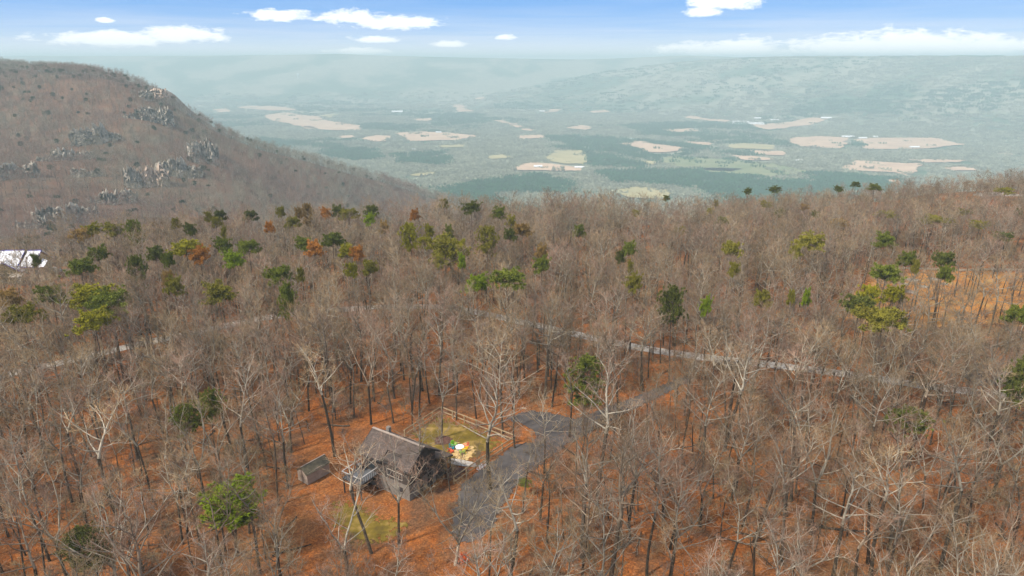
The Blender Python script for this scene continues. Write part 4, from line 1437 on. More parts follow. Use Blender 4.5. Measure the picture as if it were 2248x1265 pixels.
for k, lb in enumerate(('nearest of the long white poultry sheds', 'middle one of the long white poultry sheds', 'farthest of the long white poultry sheds')):
    q = VP(1642, 274 - 2.5 * k)
    t = thing('poultry_shed', lb + ' in the valley', 'shed', tuple(q), R(-14))
    MB().box(-95, 95, -9, 9, -3, 5).obj('wall', M['barn_wall'], t)
    MB().add([(-96, -10, 4.8), (96, -10, 4.8), (96, 0, 9), (-96, 0, 9), (-96, 10, 4.8), (96, 10, 4.8)],
             [(0, 1, 2, 3), (3, 2, 5, 4), (1, 5, 2), (0, 3, 4)]).obj('roof', M['barn_white'], t)
q = VP(656, 190)
t = thing('water_tower', 'slim white water tower far up the valley', 'water tower', tuple(q))
MB().lathe([(5, -3), (4, 24), (4, 32)], 10).obj('stem', M['barn_white'], t)
MB().lathe([(4.1, 31), (11, 36), (12, 42), (9, 48), (1, 51)], 12).obj('tank', M['barn_white'], t)

# ------------------------------------------------------------------ pines
def gen_pine(seed, flat=False, H=13.0, kind=None):
    """crown of needle tufts on tiered boughs; unit-ish size: crown radius about 3 m"""
    r_ = np.random.default_rng(seed)
    tg_, cg_ = Geo(), Geo()
    tp, td = wander(r_, np.zeros(3), np.array([0.02, 0.0, 1.0]), H * .95, 7, 0.035, 0.05)
    tp = np.vstack([[0, 0, -.5], tp])
    tg_.tube(tp, np.concatenate([[.24, .2], np.linspace(.17, .03, len(tp) - 2)]), 6, 0)
    tufts = []
    z0 = .82 if flat else .66
    if kind == 'tall':
        z0 = .38
    if kind == 'dome':
        z0 = .50
    nb = {'tall': 40, 'dome': 62}.get(kind, 26 if flat else 36)
    an = r_.uniform(0, 6.28)
    for k in range(nb):
        f_ = k / nb
        z = H * (z0 + (.97 - z0) * f_)
        an += 2.4 + r_.normal() * .5
        if flat:
            R0 = 3.0 * (1 - .35 * f_) * r_.uniform(.55, 1.05)
        else:
            R0 = 3.0 * math.sin(math.pi * (.20 + .74 * f_)) ** .8 * r_.uniform(.65, 1.1)
        i = np.interp(z, tp[:, 2], np.arange(len(tp)))
        i0 = int(min(i, len(tp) - 2))
        p0 = tp[i0] + (tp[i0 + 1] - tp[i0]) * (i - i0)
        d0 = unit(np.array([math.cos(an), math.sin(an), .12 if flat else .22]))
        bp, bd = wander(r_, p0, d0, R0, 4, .12, .05)
        tg_.tube(bp, np.linspace(.05, .015, len(bp)), 3, 0)
        nt_ = 11
        for q in range(nt_):
            g_ = r_.uniform(.35, 1.0) if R0 > 1 else r_.uniform(.2, 1)
            j = min(g_ * 4, 3.999)
            j0 = int(j)
            c_ = bp[j0] + (bp[j0 + 1] - bp[j0]) * (j - j0)
            s_ = .33 * (.5 + g_)
            c_ = c_ + r_.normal(size=3) * np.array([s_, s_, .12 if flat else .26]) + np.array([0, 0, .12])
            tufts.append(c_)
    for q in range(14):
        tufts.append(tp[-1] + r_.normal(size=3) * np.array([.4, .4, .3]))
    tufts = np.array(tufts)
    per = 44 if kind == 'dome' else 26
    n = len(tufts) * per
    c_ = np.repeat(tufts, per, 0)
    d_ = r_.normal(size=(n, 3)) + np.array([0, 0, .35])
    d_ /= np.linalg.norm(d_, axis=1)[:, None]
    ln = r_.uniform(.22, .48, (n, 1))
    sd_ = np.cross(d_, r_.normal(size=(n, 3)))
    sd_ /= np.linalg.norm(sd_, axis=1)[:, None]
    wv = r_.uniform(.04, .075, (n, 1))
    b0 = c_ + d_ * .04
    tri = np.stack([b0 - sd_ * wv, b0 + sd_ * wv, c_ + d_ * ln], 1)
    cg_.tris(tri, 0)
    return tg_.mesh('trunk', [M['pine_bark']]), cg_.mesh('crown', [M['needle']])


PINES = [gen_pine(41), gen_pine(42), gen_pine(43, True), gen_pine(44, True), gen_pine(45), gen_pine(46, kind='tall'), gen_pine(47, kind='dome')]
PCOL = {'g': (0.092, 0.108, 0.018), 'b': (0.125, 0.17, 0.012), 'd': (0.070, 0.078, 0.020), 'y': (0.165, 0.155, 0.014), 'o': (0.14, 0.128, 0.022),
        'r': (0.27, 0.115, 0.03), 'n': (0.20, 0.13, 0.05)}
PWORD = {'g': 'green', 'b': 'bright green', 'd': 'dark green', 'y': 'yellow-green', 'o': 'olive', 'r': 'rusty orange', 'n': 'brownish'}
# near ones: u, v of the crown centre, half width, tone, form, height of the crown centre, label
NEARP = [(503, 1100, 54, 'b', 6, 7.5, 'bright green round-crowned pine left of the shed and lawn patch'),
         (412, 916, 26, 'g', 0, 9.5, 'left one of twin small pines in the woods left of the shed'),
         (456, 893, 26, 'g', 0, 10.0, 'right one of twin small pines in the woods left of the shed'),
         (205, 1200, 36, 'd', 6, 6.5, 'dark green pine behind a pale bushy tree, bottom left'),
         (1284, 840, 46, 'g', 5, 9.0, 'tall loose green pine beside the driveway'),
         (1990, 922, 38, 'g', 0, 8.0, 'lone green pine in the bare woods on the right'),
         (1155, 1060, 16, 'd', 0, 2.0, 'small dark evergreen shrub at the driveway edge')]
MIDP = [(178, 652, 46, 'y', 2), (240, 664, 42, 'g', 2), (205, 707, 38, 'y', 2), (627, 664, 19, 'g', 0), (478, 645, 36, 'o', 0), (622, 604, 30, 'g', 2),
        (110, 650, 28, 'g', 2), (45, 690, 30, 'o', 2), (300, 600, 16, 'd', 0), (405, 548, 34, 'y', 2), (440, 562, 22, 'r', 2), (488, 540, 20, 'g', 2),
        (510, 572, 24, 'b', 2), (550, 545, 24, 'g', 0), (664, 538, 18, 'g', 0), (690, 548, 20, 'r', 2), (728, 530, 26, 'g', 0), (758, 552, 18, 'y', 2),
        (790, 556, 16, 'r', 2), (340, 560, 18, 'd', 0), (215, 560, 22, 'g', 0), (175, 590, 26, 'g', 2), (770, 596, 16, 'y', 2), (805, 590, 18, 'o', 2),
        (75, 575, 8, 'g', 0), (15, 660, 22, 'n', 2), (455, 478, 9, 'o', 2), (185, 515, 18, 'n', 2), (202, 508, 20, 'y', 2), (246, 506, 22, 'o', 2), (300, 512, 16, 'g', 0), (388, 492, 9, 'o', 2),
        (416, 506, 14, 'd', 0), (470, 490, 12, 'o', 2), (485, 475, 13, 'd', 0), (552, 476, 15, 'd', 0), (620, 466, 10, 'o', 2), (645, 490, 16, 'o', 0),
        (675, 474, 11, 'n', 0), (714, 470, 12, 'r', 2), (742, 466, 16, 'd', 2), (770, 472, 22, 'o', 2), (816, 464, 16, 'd', 2), (812, 484, 14, 'b', 2),
        (655, 470, 9, 'n', 0), (590, 500, 10, 'r', 2), (905, 522, 22, 'y', 0), (935, 537, 20, 'y', 2), (975, 552, 36, 'o', 0), (1006, 548, 28, 'y', 0),
        (1013, 576, 10, 'b', 1), (986, 511, 12, 'g', 2), (1066, 530, 22, 'o', 0), (1036, 458, 24, 'd', 2), (1096, 470, 18, 'g', 2), (975, 449, 10, 'o', 2),
        (910, 474, 12, 'r', 2), (1145, 507, 22, 'n', 2), (1302, 434, 14, 'd', 2), (1460, 436, 8, 'd', 2), (1270, 510, 14, 'g', 0), (1382, 549, 17, 'g', 2),
        (1046, 626, 28, 'b', 2), (1112, 616, 46, 'g', 2), (1190, 584, 22, 'g', 2), (1190, 556, 14, 'n', 2), (1392, 624, 20, 'o', 2), (1482, 672, 28, 'd', 1),
        (1550, 676, 14, 'b', 1), (1586, 486, 20, 'g', 2), (1500, 507, 13, 'o', 0), (1606, 546, 22, 'o', 2), (1672, 660, 18, 'o', 2), (1782, 532, 30, 'o', 2),
        (1790, 472, 9, 'd', 2), (1702, 417, 14, 'd', 2), (1642, 421, 9, 'd', 2), (1840, 416, 10, 'd', 2), (1880, 406, 9, 'd', 2), (1920, 412, 14, 'd', 2),
        (1680, 450, 13, 'o', 2), (1762, 456, 9, 'n', 2), (1842, 490, 18, 'n', 2), (1942, 530, 22, 'g', 2), (1942, 470, 20, 'o', 2), (2042, 482, 28, 'o', 2),
        (1990, 572, 20, 'g', 1), (2080, 572, 20, 'd', 0), (1942, 602, 30, 'g', 2), (1882, 672, 34, 'd', 2), (1908, 648, 22, 'y', 2), (1962, 650, 24, 'y', 2),
        (1955, 704, 50, 'o', 2), (2080, 602, 16, 'g', 2), (2234, 692, 26, 'g', 0), (2238, 842, 22, 'd', 0), (2200, 520, 18, 'd', 0), (1770, 656, 9, 'b', 1),
        (2110, 466, 14, 'o', 2), (2215, 412, 16, 'o', 2), (1735, 655, 8, 'o', 0), (2146, 494, 18, 'o', 2), (1560, 465, 10, 'o', 2), (1395, 470, 10, 'o', 2)]
ZONES = [('on the near left edge of the woods', lambda u, v: u < 880 and v < 520), ('near the white-roofed house', lambda u, v: u < 880),
         ('on the far right skyline', lambda u, v: u >= 1380 and v < 520), ('behind the bend of the gravel road', lambda u, v: u < 1440), ('around the orange clearing', lambda u, v: True)]
ORD = ['first', 'second', 'third', 'fourth', 'fifth', 'sixth', 'seventh', 'eighth', 'ninth', 'tenth', 'eleventh', 'twelfth', 'thirteenth', 'fourteenth',
       'fifteenth', 'sixteenth', 'seventeenth', 'eighteenth', 'nineteenth', 'twentieth', 'twenty-first', 'twenty-second', 'twenty-third', 'twenty-fourth',
       'twenty-fifth', 'twenty-sixth', 'twenty-seventh', 'twenty-eighth', 'twenty-ninth', 'thirtieth', 'thirty-first', 'thirty-second', 'thirty-third']
PINEPOS = []
ORD += ['thirty-' + q for q in ('fourth', 'fifth', 'sixth', 'seventh', 'eighth', 'ninth')] + ['fortieth'] + ['forty-' + q for q in ORD[:9]] + ['fiftieth'] + ['fifty-' + q for q in ORD[:9]]
rq = random.Random(5)
for _ in range(24):                        # the smaller pines dotted between the ones picked out above
    if rq.random() < .5:
        u0, v0 = rq.uniform(120, 1150), rq.uniform(488, 640)
    else:
        u0, v0 = rq.uniform(1350, 2240), rq.uniform(440, 600)
    if min(math.hypot(u0 - q[0], (v0 - q[1]) * 1.6) for q in MIDP) < 26:
        continue
    MIDP.append((round(u0), round(v0), round(rq.uniform(8, 20) * (.6 + .4 * (v0 - 430) / 200)), rq.choice('goyonodond'), 2))


def put_pine(u, v, hwp, tone, form, zc, label):
    d0 = P(u, v, zc)
    for _ in range(3):
        g0 = float(gz(d0[0], d0[1]))
        d0 = P(u, v, g0 + zc)
    slant = math.sqrt(d0[0] ** 2 + d0[1] ** 2 + (CAM_H - d0[2]) ** 2)
    Rw = hwp * slant / F_PX
    flat = form in (2, 3)
    frac = .905 if flat else {5: .68, 6: .75}.get(form, .82)
    ht = zc / frac
    if form == 2 and random.random() < .5:
        form = 3
    if form == 0 and random.random() < .5:
        form = 4
    g0 = float(gz(d0[0], d0[1]))
    t = thing('pine_tree', label, 'pine tree', (d0[0], d0[1], g0), random.uniform(0, 6.28), 'pines standing among the bare trees')
    t.scale = (Rw / 2.6, Rw / 2.6, ht / 13.0)
    col = PCOL[tone]
    kv = random.uniform(.85, 1.15)
    for nm, me in zip(('trunk', 'crown'), PINES[form]):
        o = link(nm, me, t)
        if nm == 'crown':
            o.color = (col[0] * kv, col[1] * kv, col[2] * kv, 1)
    PINEPOS.append((d0[0], d0[1], label, Rw))


for q in NEARP:
    put_pine(*q)
byz = {}
for q in sorted(MIDP):
    for zi, (zn, fn_) in enumerate(ZONES):
        if fn_(q[0], q[1]):
            byz.setdefault(zi, []).append(q)
            break
for zi, ql in byz.items():
    for i, (u, v, hwp, tone, form) in enumerate(ql):
        form = 2 if (form == 0 and i % 3) or (form == 1 and hwp < 25) else form
        size = 'wide ' if hwp >= 34 else ('' if hwp <= 11 else '')
        lab = '%s%s pine, %s from left among pines %s' % (size, PWORD[tone], ORD[i], ZONES[zi][0])
        zc = 15.0 if v > 520 else (14.5 if u < 1300 else 10.0)
        put_pine(u, v, hwp, tone, form, zc, lab)

# ------------------------------------------------------------------ the bare trees
HANDT = [  # u, v of the foot, mesh, scale, tone, label
    (1075, 1074, BIG, .92, 'grey', 'largest bare tree with dark trunk on the driveway by the gate'),
    (876, 1196, TREES[4], .86, 'pale', 'pale forked bare tree in front of the house gable'),
    (1000, 1240, BUSHY, 1.0, 'pale', 'pale bushy bare tree at the near end of the driveway'),
    (969, 962, TREES[1], .82, 'grey', 'bare tree rising from the mulch ring inside the fence'),
    (1002, 922, TREES[0], .70, 'grey', 'slim bare tree at the back fence inside the lawn'),
    (815, 932, TREES[4], .95, 'brown', 'many-forked bare tree behind the ridge of the house'),
    (908, 852, SNAG, 1.0, 'dark', 'blackened dead snag with broken stubs behind the house'),
    (928, 858, SNAG, .82, 'dark', 'thinner blackened dead snag beside the broken one'),
    (262, 1300, BUSHY, 1.05, 'pale', 'palest bushy bare tree beside the dark pine, bottom left'),
    (735, 1002, TREES[2], .95, 'pale', 'tall straight pale-trunked tree directly behind the shed'),
    (815, 1215, TREES[5], .85, 'pale', 'pale leaning bare tree in front of the raised deck'),
    (612, 1110, TREES[0], .95, 'brown', 'tall bare tree just left of the shed'),
    (1600, 905, TREES[7], 1.0, 'dark', 'dark-trunked bare tree in the woods right of the driveway'),
    (1250, 960, TREES[6], 1.0, 'grey', 'crooked bare tree on the driveway edge under the loose pine'),
    (1130, 985, TREES[3], .8, 'grey', 'crooked bare tree at the fence corner by the driveway'),
]
TONE = {'pale': (1.3, 1.28, 1.25), 'grey': (1.0, 1.0, 1.0), 'brown': (0.88, 0.78, 0.72), 'dark': (0.55, 0.5, 0.48)}
CLEARPX = [DRIVEPX, LAWNPX, [(690, 1095), (760, 1070), (920, 1100), (1130, 1080), (1130, 1215), (1010, 1262), (900, 1235), (760, 1230), (690, 1180)],
           [(640, 1235), (645, 985), (740, 965), (770, 1000), (765, 1235)], [(-150, 680), (-150, 560), (110, 560), (160, 590), (150, 655)],
           [(880, 1100), (760, 1060), (770, 960), (815, 930), (1000, 990), (990, 1050)], [(900, 1265), (1010, 1265), (1080, 1400), (880, 1400)]]
cand = []
y = 36.0
while y < 380:
    sp_ = 4.3 if y < 92 else (3.65 if y < 150 else 3.8)
    w_ = max(60, .80 * y + 22)
    for x in np.arange(-w_, w_, sp_):
        cand.append((x + rng.uniform(-.47, .47) * sp_, y + rng.uniform(-.47, .47) * sp_))
    y += sp_
cand = np.array(cand)
cx_, cy_ = cand[:, 0], cand[:, 1]
t_ = cx_ / cy_
yl = np.interp(t_, _lt, _ly)
keep = cy_ < yl + 34
u_, v_ = proj(cx_, cy_, 0.0)
for poly in CLEARPX:
    keep &= ~in_poly(u_, v_, poly)
fin = in_poly(u_, v_, FIELDPX)
keep &= ~(fin & (rng.uniform(size=len(cand)) < .5))
f3 = in_poly(u_, v_, [(1780, 700), (2400, 690), (2400, 800), (1760, 800)])
keep &= ~(f3 & (rng.uniform(size=len(cand)) < .3))
f4 = in_poly(u_, v_, [(1160, 1045), (1240, 975), (1340, 920), (1470, 860), (1490, 925), (1380, 990), (1250, 1060)])
keep &= ~(f4 & (rng.uniform(size=len(cand)) < .55))
f2 = in_poly(u_, v_, [(2112, 745), (2170, 740), (2230, 810), (2230, 850), (2120, 845)])
keep &= ~(f2 & (rng.uniform(size=len(cand)) < .8))
rp = ROADPATH[::2]
dr_ = np.min(np.hypot(cx_[:, None] - rp[None, :, 0], cy_[:, None] - rp[None, :, 1]), 1)
keep &= dr_ > 1.6
hp = np.array([P(q[0], q[1])[:2] for q in HANDT])
keep &= np.min(np.hypot(cx_[:, None] - hp[None, :, 0], cy_[:, None] - hp[None, :, 1]), 1) > 3.2
pp2 = np.array([(q[0], q[1], q[3]) for q in PINEPOS])
keep &= np.min(np.hypot(cx_[:, None] - pp2[None, :, 0], cy_[:, None] - pp2[None, :, 1]) - .45 * pp2[None, :, 2], 1) > .4
dens = fbm(cx_ / 26.0, cy_ / 26.0, 51, 3)
keep &= rng.uniform(size=len(cand)) < np.clip(.95 - .55 * sstep(dens, .5, .62), .35, 1)
cand = cand[keep]
# a house that shows: no tall tree straight before it
cx_, cy_ = cand[:, 0], cand[:, 1]
t_ = cx_ / cy_
s_ = cy_ - np.interp(t_, _lt, _ly)
stunt = 1 - .42 * sstep(cy_, 190, 250) * sstep(t_, 0.05, 0.25)
hscale = np.clip(rng.normal(.82, .13, len(cand)), .45, np.where(cy_ < 115, 1.05, .90)) * stunt
u_, v_ = proj(cx_, cy_, 0.0)
uh, vh = proj(cx_, cy_, 17.0)
inview = (u_ > -60) & (u_ < 2310) & (vh < 1255) & (s_ < 5)
order = np.argsort(np.hypot(cx_, cy_) + np.where(inview, 0, 1e5))
N_IND = 300 - len(HANDT)
ind = order[:N_IND]
rest = np.ones(len(cand), bool)
rest[ind] = False
sel = []
for (u, v, src, s1_, tone, lab) in HANDT:
    q = P(u, v)
    sel.append(dict(x=q[0], y=q[1], src=src, s=s1_, tone=tone, label=lab))
for i in ind:
    k = int(rng.choice(len(TREES), p=np.array([1, 1, 1, 1, 1, 1, 1, 1, 1.3, 1.2, .6, 1.2, .7, 1.3]) / 14.3))
    tone = str(rng.choice(['pale', 'grey', 'grey', 'brown', 'brown', 'dark'], p=[.22, .2, .2, .14, .14, .10]))
    sel.append(dict(x=cx_[i], y=cy_[i], src=TREES[k], s=hscale[i], tone=tone, label=None))
# labels: counted outward from something one can find
ANCH = [('the shed', P(690, 1046)), ('the house', np.array([*hw(-4.5, 0)[:2], 0])), ('the fire pit', P(1009, 987)), ('the driveway apron', P(1050, 1140)),
        ('the bright green round pine', np.array([PINEPOS[0][0], PINEPOS[0][1], 0])), ('the twin small pines', np.array([PINEPOS[1][0] + 1.5, PINEPOS[1][1], 0])),
        ('the dark pine bottom left', np.array([PINEPOS[3][0], PINEPOS[3][1], 0])), ('the loose driveway pine', np.array([PINEPOS[4][0], PINEPOS[4][1], 0])),
        ('the lone pine on the right', np.array([PINEPOS[5][0], PINEPOS[5][1], 0])), ('the blackened snags', P(908, 852)), ('the driveway turnaround', P(1130, 925)),
        ('the fence back corner', P(968, 894, 1.2)), ('the driveway bend', P(1400, 880)), ('the dark evergreen shrub', np.array([PINEPOS[6][0], PINEPOS[6][1], 0])),
        ('the mossy lawn patch', P(790, 1150)), ('the raised deck', np.array([*hw(-7.5, -4.5)[:2], 0])), ('the parked car', P(1604, 812)),
        ('the bottom right corner', P(2230, 1260)), ('the bottom left corner', P(20, 1260)), ('the fallen log', P(1838, 1165)), ('the red-leaved shrub', P(1017, 1236)),
        ('the bottom edge right of centre', P(1500, 1262)), ('the bottom edge left of centre', P(560, 1262)), ('the left edge below the road', P(10, 960)),
        ('the right edge below the road', P(2230, 1000))]
DIRS = ['behind', 'left of', 'before', 'right of']
free = [d for d in sel if d['label'] is None]
table = {}
for ai, (an_, ap) in enumerate(ANCH):
    sect = {k: [] for k in range(4)}
    for di, d in enumerate(free):
        dx, dy = d['x'] - ap[0], d['y'] - ap[1]
        k = (0 if dy > 0 else 2) if abs(dy) > abs(dx) else (3 if dx > 0 else 1)
        sect[k].append((math.hypot(dx, dy), di))
    for k in sect:
        for rk, (_, di) in enumerate(sorted(sect[k])):
            table.setdefault(di, []).append((rk, ai, k))
WTONE = {'pale': 'pale-limbed', 'grey': 'grey', 'brown': 'brownish', 'dark': 'dark'}
for di, d in enumerate(free):
    rk, ai, k = min(table[di])
    d['label'] = '%s %sbare tree, %s nearest %s %s' % (WTONE[d['tone']], 'tall ' if d['s'] * d['src'][2] > 16.5 else ('short ' if d['s'] * d['src'][2] < 13 else ''),
                                                       ORD[min(rk, len(ORD) - 1)], DIRS[k], ANCH[ai][0])
for d in sel:
    z = float(gz(d['x'], d['y']))
    t = thing('bare_tree', d['label'], 'bare tree', (d['x'], d['y'], z), random.uniform(0, 6.28), 'bare trees around the house', d['s'])
    t.rotation_euler = (random.gauss(0, .05), random.gauss(0, .05), t.rotation_euler[2])
    for nm, me in zip(('trunk', 'crown'), d['src'][:2]):
        o = link(nm, me, t)
        o.color = (*TONE[d['tone']], 1)
# the rest of the woods
rx, ry = cx_[rest], cy_[rest]
ok = (np.abs(rx) < .86 * ry + 30)
rx, ry, rs = rx[ok], ry[ok], hscale[rest][ok]
near_ = np.hypot(rx, ry) < 175
pl = np.column_stack([rx, ry, gz(rx, ry)])
co_full = proto_coll('wood', full_m + far_m, None)
for o in co_full.objects:
    o.color = (1, 1, 1, 1)
idx = np.where(near_, rng.integers(0, 11, len(rx)), rng.integers(0, 8, len(rx)) + 11)
scatter('forest', pl, rng.uniform(0, 6.28, len(rx)), rs, idx, co_full, 'bare woods covering the plateau beyond the nearer trees')
# saplings and brush
ns = 5200
bx_, by_ = rng.uniform(-1, 1, ns * 3), rng.uniform(40, 330, ns * 3)
bx_ = bx_ * (.82 * by_ + 10)
ok = (rng.uniform(size=ns * 3) < by_ / 330 + .12) & (by_ < np.interp(bx_ / by_, _lt, _ly) + 20)
u2, v2 = proj(bx_, by_, 0)
for poly in CLEARPX + [FIELDPX]:
    ok &= ~in_poly(u2, v2, poly)
ok &= np.min(np.hypot(bx_[:, None] - rp[None, :, 0], by_[:, None] - rp[None, :, 1]), 1) > 2.8
bx_, by_ = bx_[ok][:ns], by_[ok][:ns]
co_sap = proto_coll('brush', sap_m)
for o in co_sap.objects:
    o.color = (1.0, .92, .86, 1)
scatter('undergrowth', np.column_stack([bx_, by_, gz(bx_, by_)]), rng.uniform(0, 6.28, len(bx_)), rng.uniform(.35, 1.1, len(bx_)), rng.integers(0, 3, len(bx_)),
        co_sap, 'thin saplings and brush under the bare trees')
gl = []
for k in range(4):
    rk_ = np.random.default_rng(40 + k)
    gg = Geo()
    lp, ld = wander(rk_, np.array([-2.2, 0, .1]), np.array([1.0, 0, .03]), 4.4, 6, .10, 0)
    lp[:, 2] = np.abs(lp[:, 2]) * .5 + .05
    gg.tube(lp, np.linspace(.13 if k < 2 else .07, .03, len(lp)), 5, 0)
    for q in range(4):
        bp_, _ = wander(rk_, lp[2 + q % 4], unit(ld[3] + rk_.normal(size=3) * np.array([.4, .9, .3])), 1.4, 3, .2, 0)
        gg.tube(bp_, np.linspace(.035, .012, len(bp_)), 3, 1)
    gl.append(gg.mesh('deadfall', [M['bark_dark'], M['bark_pale_skylit']]))
nd_ = 420
dx_, dy_ = rng.uniform(-1, 1, nd_ * 2), rng.uniform(40, 190, nd_ * 2)
dx_ = dx_ * (.8 * dy_ + 10)
u2, v2 = proj(dx_, dy_, 0)
ok = np.ones(len(dx_), bool)
for poly in CLEARPX + [FIELDPX]:
    ok &= ~in_poly(u2, v2, poly)
ok &= np.min(np.hypot(dx_[:, None] - rp[None, :, 0], dy_[:, None] - rp[None, :, 1]), 1) > 4
dx_, dy_ = dx_[ok][:nd_], dy_[ok][:nd_]
scatter('deadfall', np.column_stack([dx_, dy_, gz(dx_, dy_)]), rng.uniform(0, 6.28, len(dx_)), rng.uniform(.4, 1.2, len(dx_)), rng.integers(0, 4, len(dx_)), proto_coll('sticks', gl),
        'fallen sticks and limbs littering the leaf floor')
# fallen logs and the red-leaved shrub
for (u, v, L0, th, r0_, lb) in ((1838, 1165, 7.5, R(-14), .19, 'long dark fallen log on the leaves, bottom right'), (1800, 1150, 5.0, R(-20), .10, 'thin reddish fallen log behind the long one'),
                                (640, 1205, 4.5, R(35), .12, 'fallen branch on the leaves left of the lawn patch'), (1330, 1180, 5.0, R(60), .12, 'fallen branch on the leaves right of the driveway')):
    q = P(u, v)
    gg = Geo()
    lp, _ = wander(np.random.default_rng(int(u)), np.array([-L0 / 2, 0, r0_ * .8]), np.array([1.0, 0, 0]), L0, 6, .05, 0)
    lp[:, 2] = r0_ * .8
    gg.tube(lp, np.linspace(r0_, r0_ * .5, len(lp)), 7, 0)
    o = link('fallen_log', gg.mesh('fallen_log', [M['bark_dark']]), None, (q[0], q[1], 0), th)
    o['label'] = lb
    o['category'] = 'log'
q = P(1018, 1236)
t = thing('shrub', 'small shrub with bright red-orange leaves at the bottom edge', 'shrub', (q[0], q[1], 0))
gg = Geo()
r_ = np.random.default_rng(3)
a_ = np.zeros((16, 3))
b_ = r_.normal(size=(16, 3)) * np.array([.4, .4, .2]) + np.array([0, 0, .9])
gg.spikes(a_, b_, np.full(16, .02), 0)
link('stems', gg.mesh('stems', [M['pine_bark']]), t)
gg = Geo()
c_ = r_.normal(size=(420, 3)) * np.array([.32, .32, .25]) + np.array([0, 0, .85])
d_ = r_.normal(size=(420, 3))
e_ = r_.normal(size=(420, 3))
gg.tris(np.stack([c_ - d_ * .045, c_ + d_ * .045, c_ + e_ * .07], 1), 0)
link('leaves', gg.mesh('leaves', [noisy('red_leaf', (0.62, 0.05, 0.015), (0.80, 0.16, 0.03), 3)]), t)

# ------------------------------------------------------------------ woods on the hill across the gorge
nh_ = 15000
th_ = rng.uniform(-.98, .04, nh_ * 2)
dh_ = np.sqrt(rng.uniform(400 ** 2, 1250 ** 2, nh_ * 2))
hx_, hy_ = th_ * dh_, dh_
okh = np.ones(len(hx_), bool)
for (ox, oy, ow) in OUTW:
    okh &= ~((np.abs(hx_ - ox) < ow * .45) & (hy_ < oy + 4) & (hy_ > oy - 24) & (rng.uniform(size=len(hx_)) < .8))
hx_, hy_ = hx_[okh][:nh_], hy_[okh][:nh_]
tone_n = fbm(hx_ / 90.0, hy_ / 90.0, 61, 3)
hmesh = []
for tw in ('twig_grey', 'twig_red'):
    for i in (0, 1, 3, 4, 6):
        me = far_m[i].copy()
        me.materials[2] = M[tw]
        hmesh.append(me)
for i in (0, 2):
    me = PINES[i][1].copy()
    me.materials[0] = M['needle_far']
    hmesh.append(me)
co_h = proto_coll('hillwood', hmesh)
hidx = rng.integers(0, 5, len(hx_)) + np.where(tone_n + rng.normal(size=len(hx_)) * .05 > .47, 5, 0)
up_, vp_ = proj(hx_, hy_, hz(hx_, hy_))
pp_ = np.where((vp_ < 240) & (up_ < 340), .10, .03)
hidx = np.where(rng.uniform(size=len(hx_)) < pp_, 10 + rng.integers(0, 2, len(hx_)), hidx)
scatter('hillside_forest', np.column_stack([hx_, hy_, hz(hx_, hy_) - .5]), rng.uniform(0, 6.28, len(hx_)), rng.uniform(.7, 1.05, len(hx_)), hidx, co_h,
        'bare woods covering the mountainside across the gorge')

# ------------------------------------------------------------------ woods of the valley, in clumps
def clump(seed, n, span, hgt, conifer):
    r_ = np.random.default_rng(seed)
    gg = Geo()
    for k in range(n):
        c_ = np.array([r_.uniform(-span, span), r_.uniform(-span, span), 0])
        h_ = hgt * r_.uniform(.7, 1.1)
        m = 34
        if conifer:
            f_ = r_.uniform(0, 1, m)
            rad = 3.8 * (1 - f_ * .8) * np.sqrt(r_.uniform(0, 1, m))
            z_ = h_ * (.25 + .75 * f_)
        else:
            f_ = r_.uniform(0, 1, m)
            rad = 5.2 * np.sin(math.pi * (.15 + .8 * f_)) * np.sqrt(r_.uniform(0, 1, m))
            z_ = h_ * (.3 + .7 * f_)
        an = r_.uniform(0, 6.28, m)
        p_ = c_ + np.column_stack([rad * np.cos(an), rad * np.sin(an), z_])
        d1, d2 = r_.normal(size=(m, 3)), r_.normal(size=(m, 3))
        gg.tris(np.stack([p_ - d1 * .8, p_ + d1 * .8, p_ + d2 * 1.6], 1), 0)
        gg.spikes([c_ - np.array([0, 0, 2])], [c_ + np.array([0, 0, h_])], np.array([.5]), 1)
    return gg


vm_g = tree_mat('valley_pine', (0.022, 0.09, 0.038), (0.055, 0.165, 0.075), .05, .6)
vm_b = tree_mat('valley_bare', (0.18, 0.19, 0.125), (0.38, 0.375, 0.265), .05, .7)
vc = [clump(900 + i, 13, 24, 11, False).mesh('valley_clump', [vm_b, M['bark_dark']]) for i in range(3)] + \
     [clump(920 + i, 16, 23, 13, True).mesh('valley_clump', [vm_g, M['bark_dark']]) for i in range(3)]
co_v = proto_coll('valleywood', vc)
nv = 30000
tv = rng.uniform(-.72, .86, nv)
yv = np.exp(rng.uniform(math.log(1150), math.log(7000), nv))
yv = np.concatenate([yv, np.sqrt(rng.uniform(1800 ** 2, 5200 ** 2, 9000))])
tv = np.concatenate([tv, rng.uniform(-.72, .86, 9000)])
xv = tv * yv
okv = np.ones(len(xv), bool)
for kind, poly in FIELDW:
    ins = in_poly(xv, yv, poly.tolist())
    ins |= in_poly(xv, yv + 70, poly.tolist()) if kind != 'g' else False
    okv &= ~(ins & (rng.uniform(size=len(xv)) < (.975 if kind != 'g' else .9)))
xv, yv = xv[okv], yv[okv]
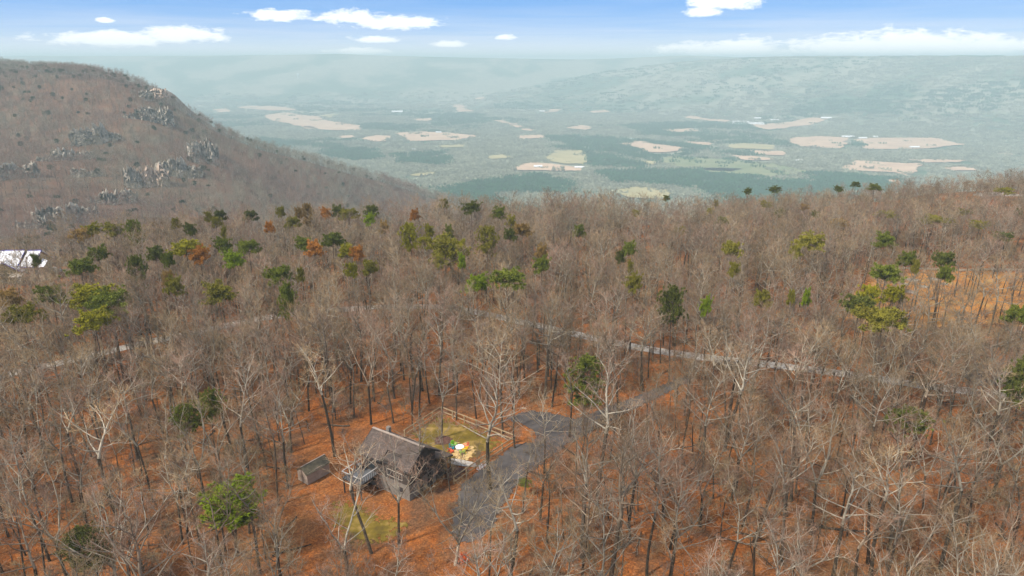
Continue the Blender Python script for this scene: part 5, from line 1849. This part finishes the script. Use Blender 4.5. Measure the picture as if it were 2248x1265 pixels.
# tree lines that divide the larger fields
hxl, hyl = [], []
for kind, poly in FIELDW:
    c0, ext = poly.mean(0), np.ptp(poly, axis=0)
    if kind == 'g' or ext[0] * ext[1] < 30000:
        continue
    for k in range(2 if ext[0] > 420 else 1):
        fx = poly[:, 0].min() + ext[0] * (rng.uniform(.25, .75) if k == 0 else rng.uniform(.1, .9))
        tt = np.arange(0, 1, 16.0 / max(ext[1], 17))
        lx, ly = fx + (tt - .5) * ext[1] * rng.uniform(-.8, .8) + rng.normal(size=len(tt)) * 4, poly[:, 1].min() + tt * ext[1]
        kk = in_poly(lx, ly, poly.tolist()) & (rng.uniform(size=len(tt)) < .55)
        hxl.append(lx[kk])
        hyl.append(ly[kk])
hxl, hyl = np.concatenate(hxl), np.concatenate(hyl)
xv, yv = np.concatenate([xv, hxl]), np.concatenate([yv, hyl])
vscl = np.concatenate([rng.uniform(.75, 1.1, len(xv) - len(hxl)), rng.uniform(.28, .5, len(hxl))])
uv_, vv_ = proj(xv, yv, VZ)
gn = fbm(xv / 420.0, yv / 420.0, 71, 3)
isg = gn + rng.normal(size=len(xv)) * .03 > .5
for poly in ([(1285, 338), (1330, 338), (1412, 362), (1410, 372), (1300, 370)], [(1300, 378), (1500, 374), (1640, 380), (1680, 400), (1640, 425), (1500, 415), (1330, 400)],
             [(700, 340), (740, 322), (830, 330), (840, 352), (760, 356)], [(860, 340), (980, 335), (985, 365), (880, 362)], [(1770, 380), (1880, 385), (1990, 395), (2000, 425), (1780, 420)],
             [(1090, 395), (1180, 385), (1260, 400), (1250, 425), (1110, 420)], [(1190, 300), (1330, 300), (1330, 312), (1200, 312)]):
    isg |= in_poly(uv_, vv_, poly)
for poly in ([(1100, 425), (1300, 430), (1300, 400), (1480, 430), (1480, 460), (1100, 460)],):
    isg &= ~in_poly(uv_, vv_, poly)
vidx = rng.integers(0, 3, len(xv)) + np.where(isg, 3, 0)
scatter('valley_forest', np.column_stack([xv, yv, valz(xv, yv) - .5]), rng.uniform(0, 6.28, len(xv)), vscl, vidx, co_v,
        'patchwork of bare woods and pine stands on the valley floor')

# ------------------------------------------------------------------ the hazy air
HTOP = max(float(np.max(vo.data.vertices and [q.co.z for q in vo.data.vertices])), float(np.max(hv_z)) + 20) + 3
hb = MB().box(-17000, 17000, -900, 14600, VZ - 40, HTOP)
hzo = hb.obj('haze', M['litter'])
hzo['kind'] = 'stuff'
hzo['label'] = 'pale blue-green haze filling the valley'
hm_ = bpy.data.materials.new('haze')
hm_.use_nodes = True
ht_ = NT(hm_.node_tree)
ht_.n.clear()
pv = ht_.add('ShaderNodeVolumePrincipled')
pv.inputs['Color'].default_value = (0.68, 0.88, 0.90, 1)
pv.inputs['Density'].default_value = 2.2e-4
pv.inputs['Anisotropy'].default_value = 0.0
ho_ = ht_.add('ShaderNodeOutputMaterial')
ht_.l.new(pv.outputs[0], ho_.inputs['Volume'])
hzo.data.materials.clear()
hzo.data.materials.append(hm_)
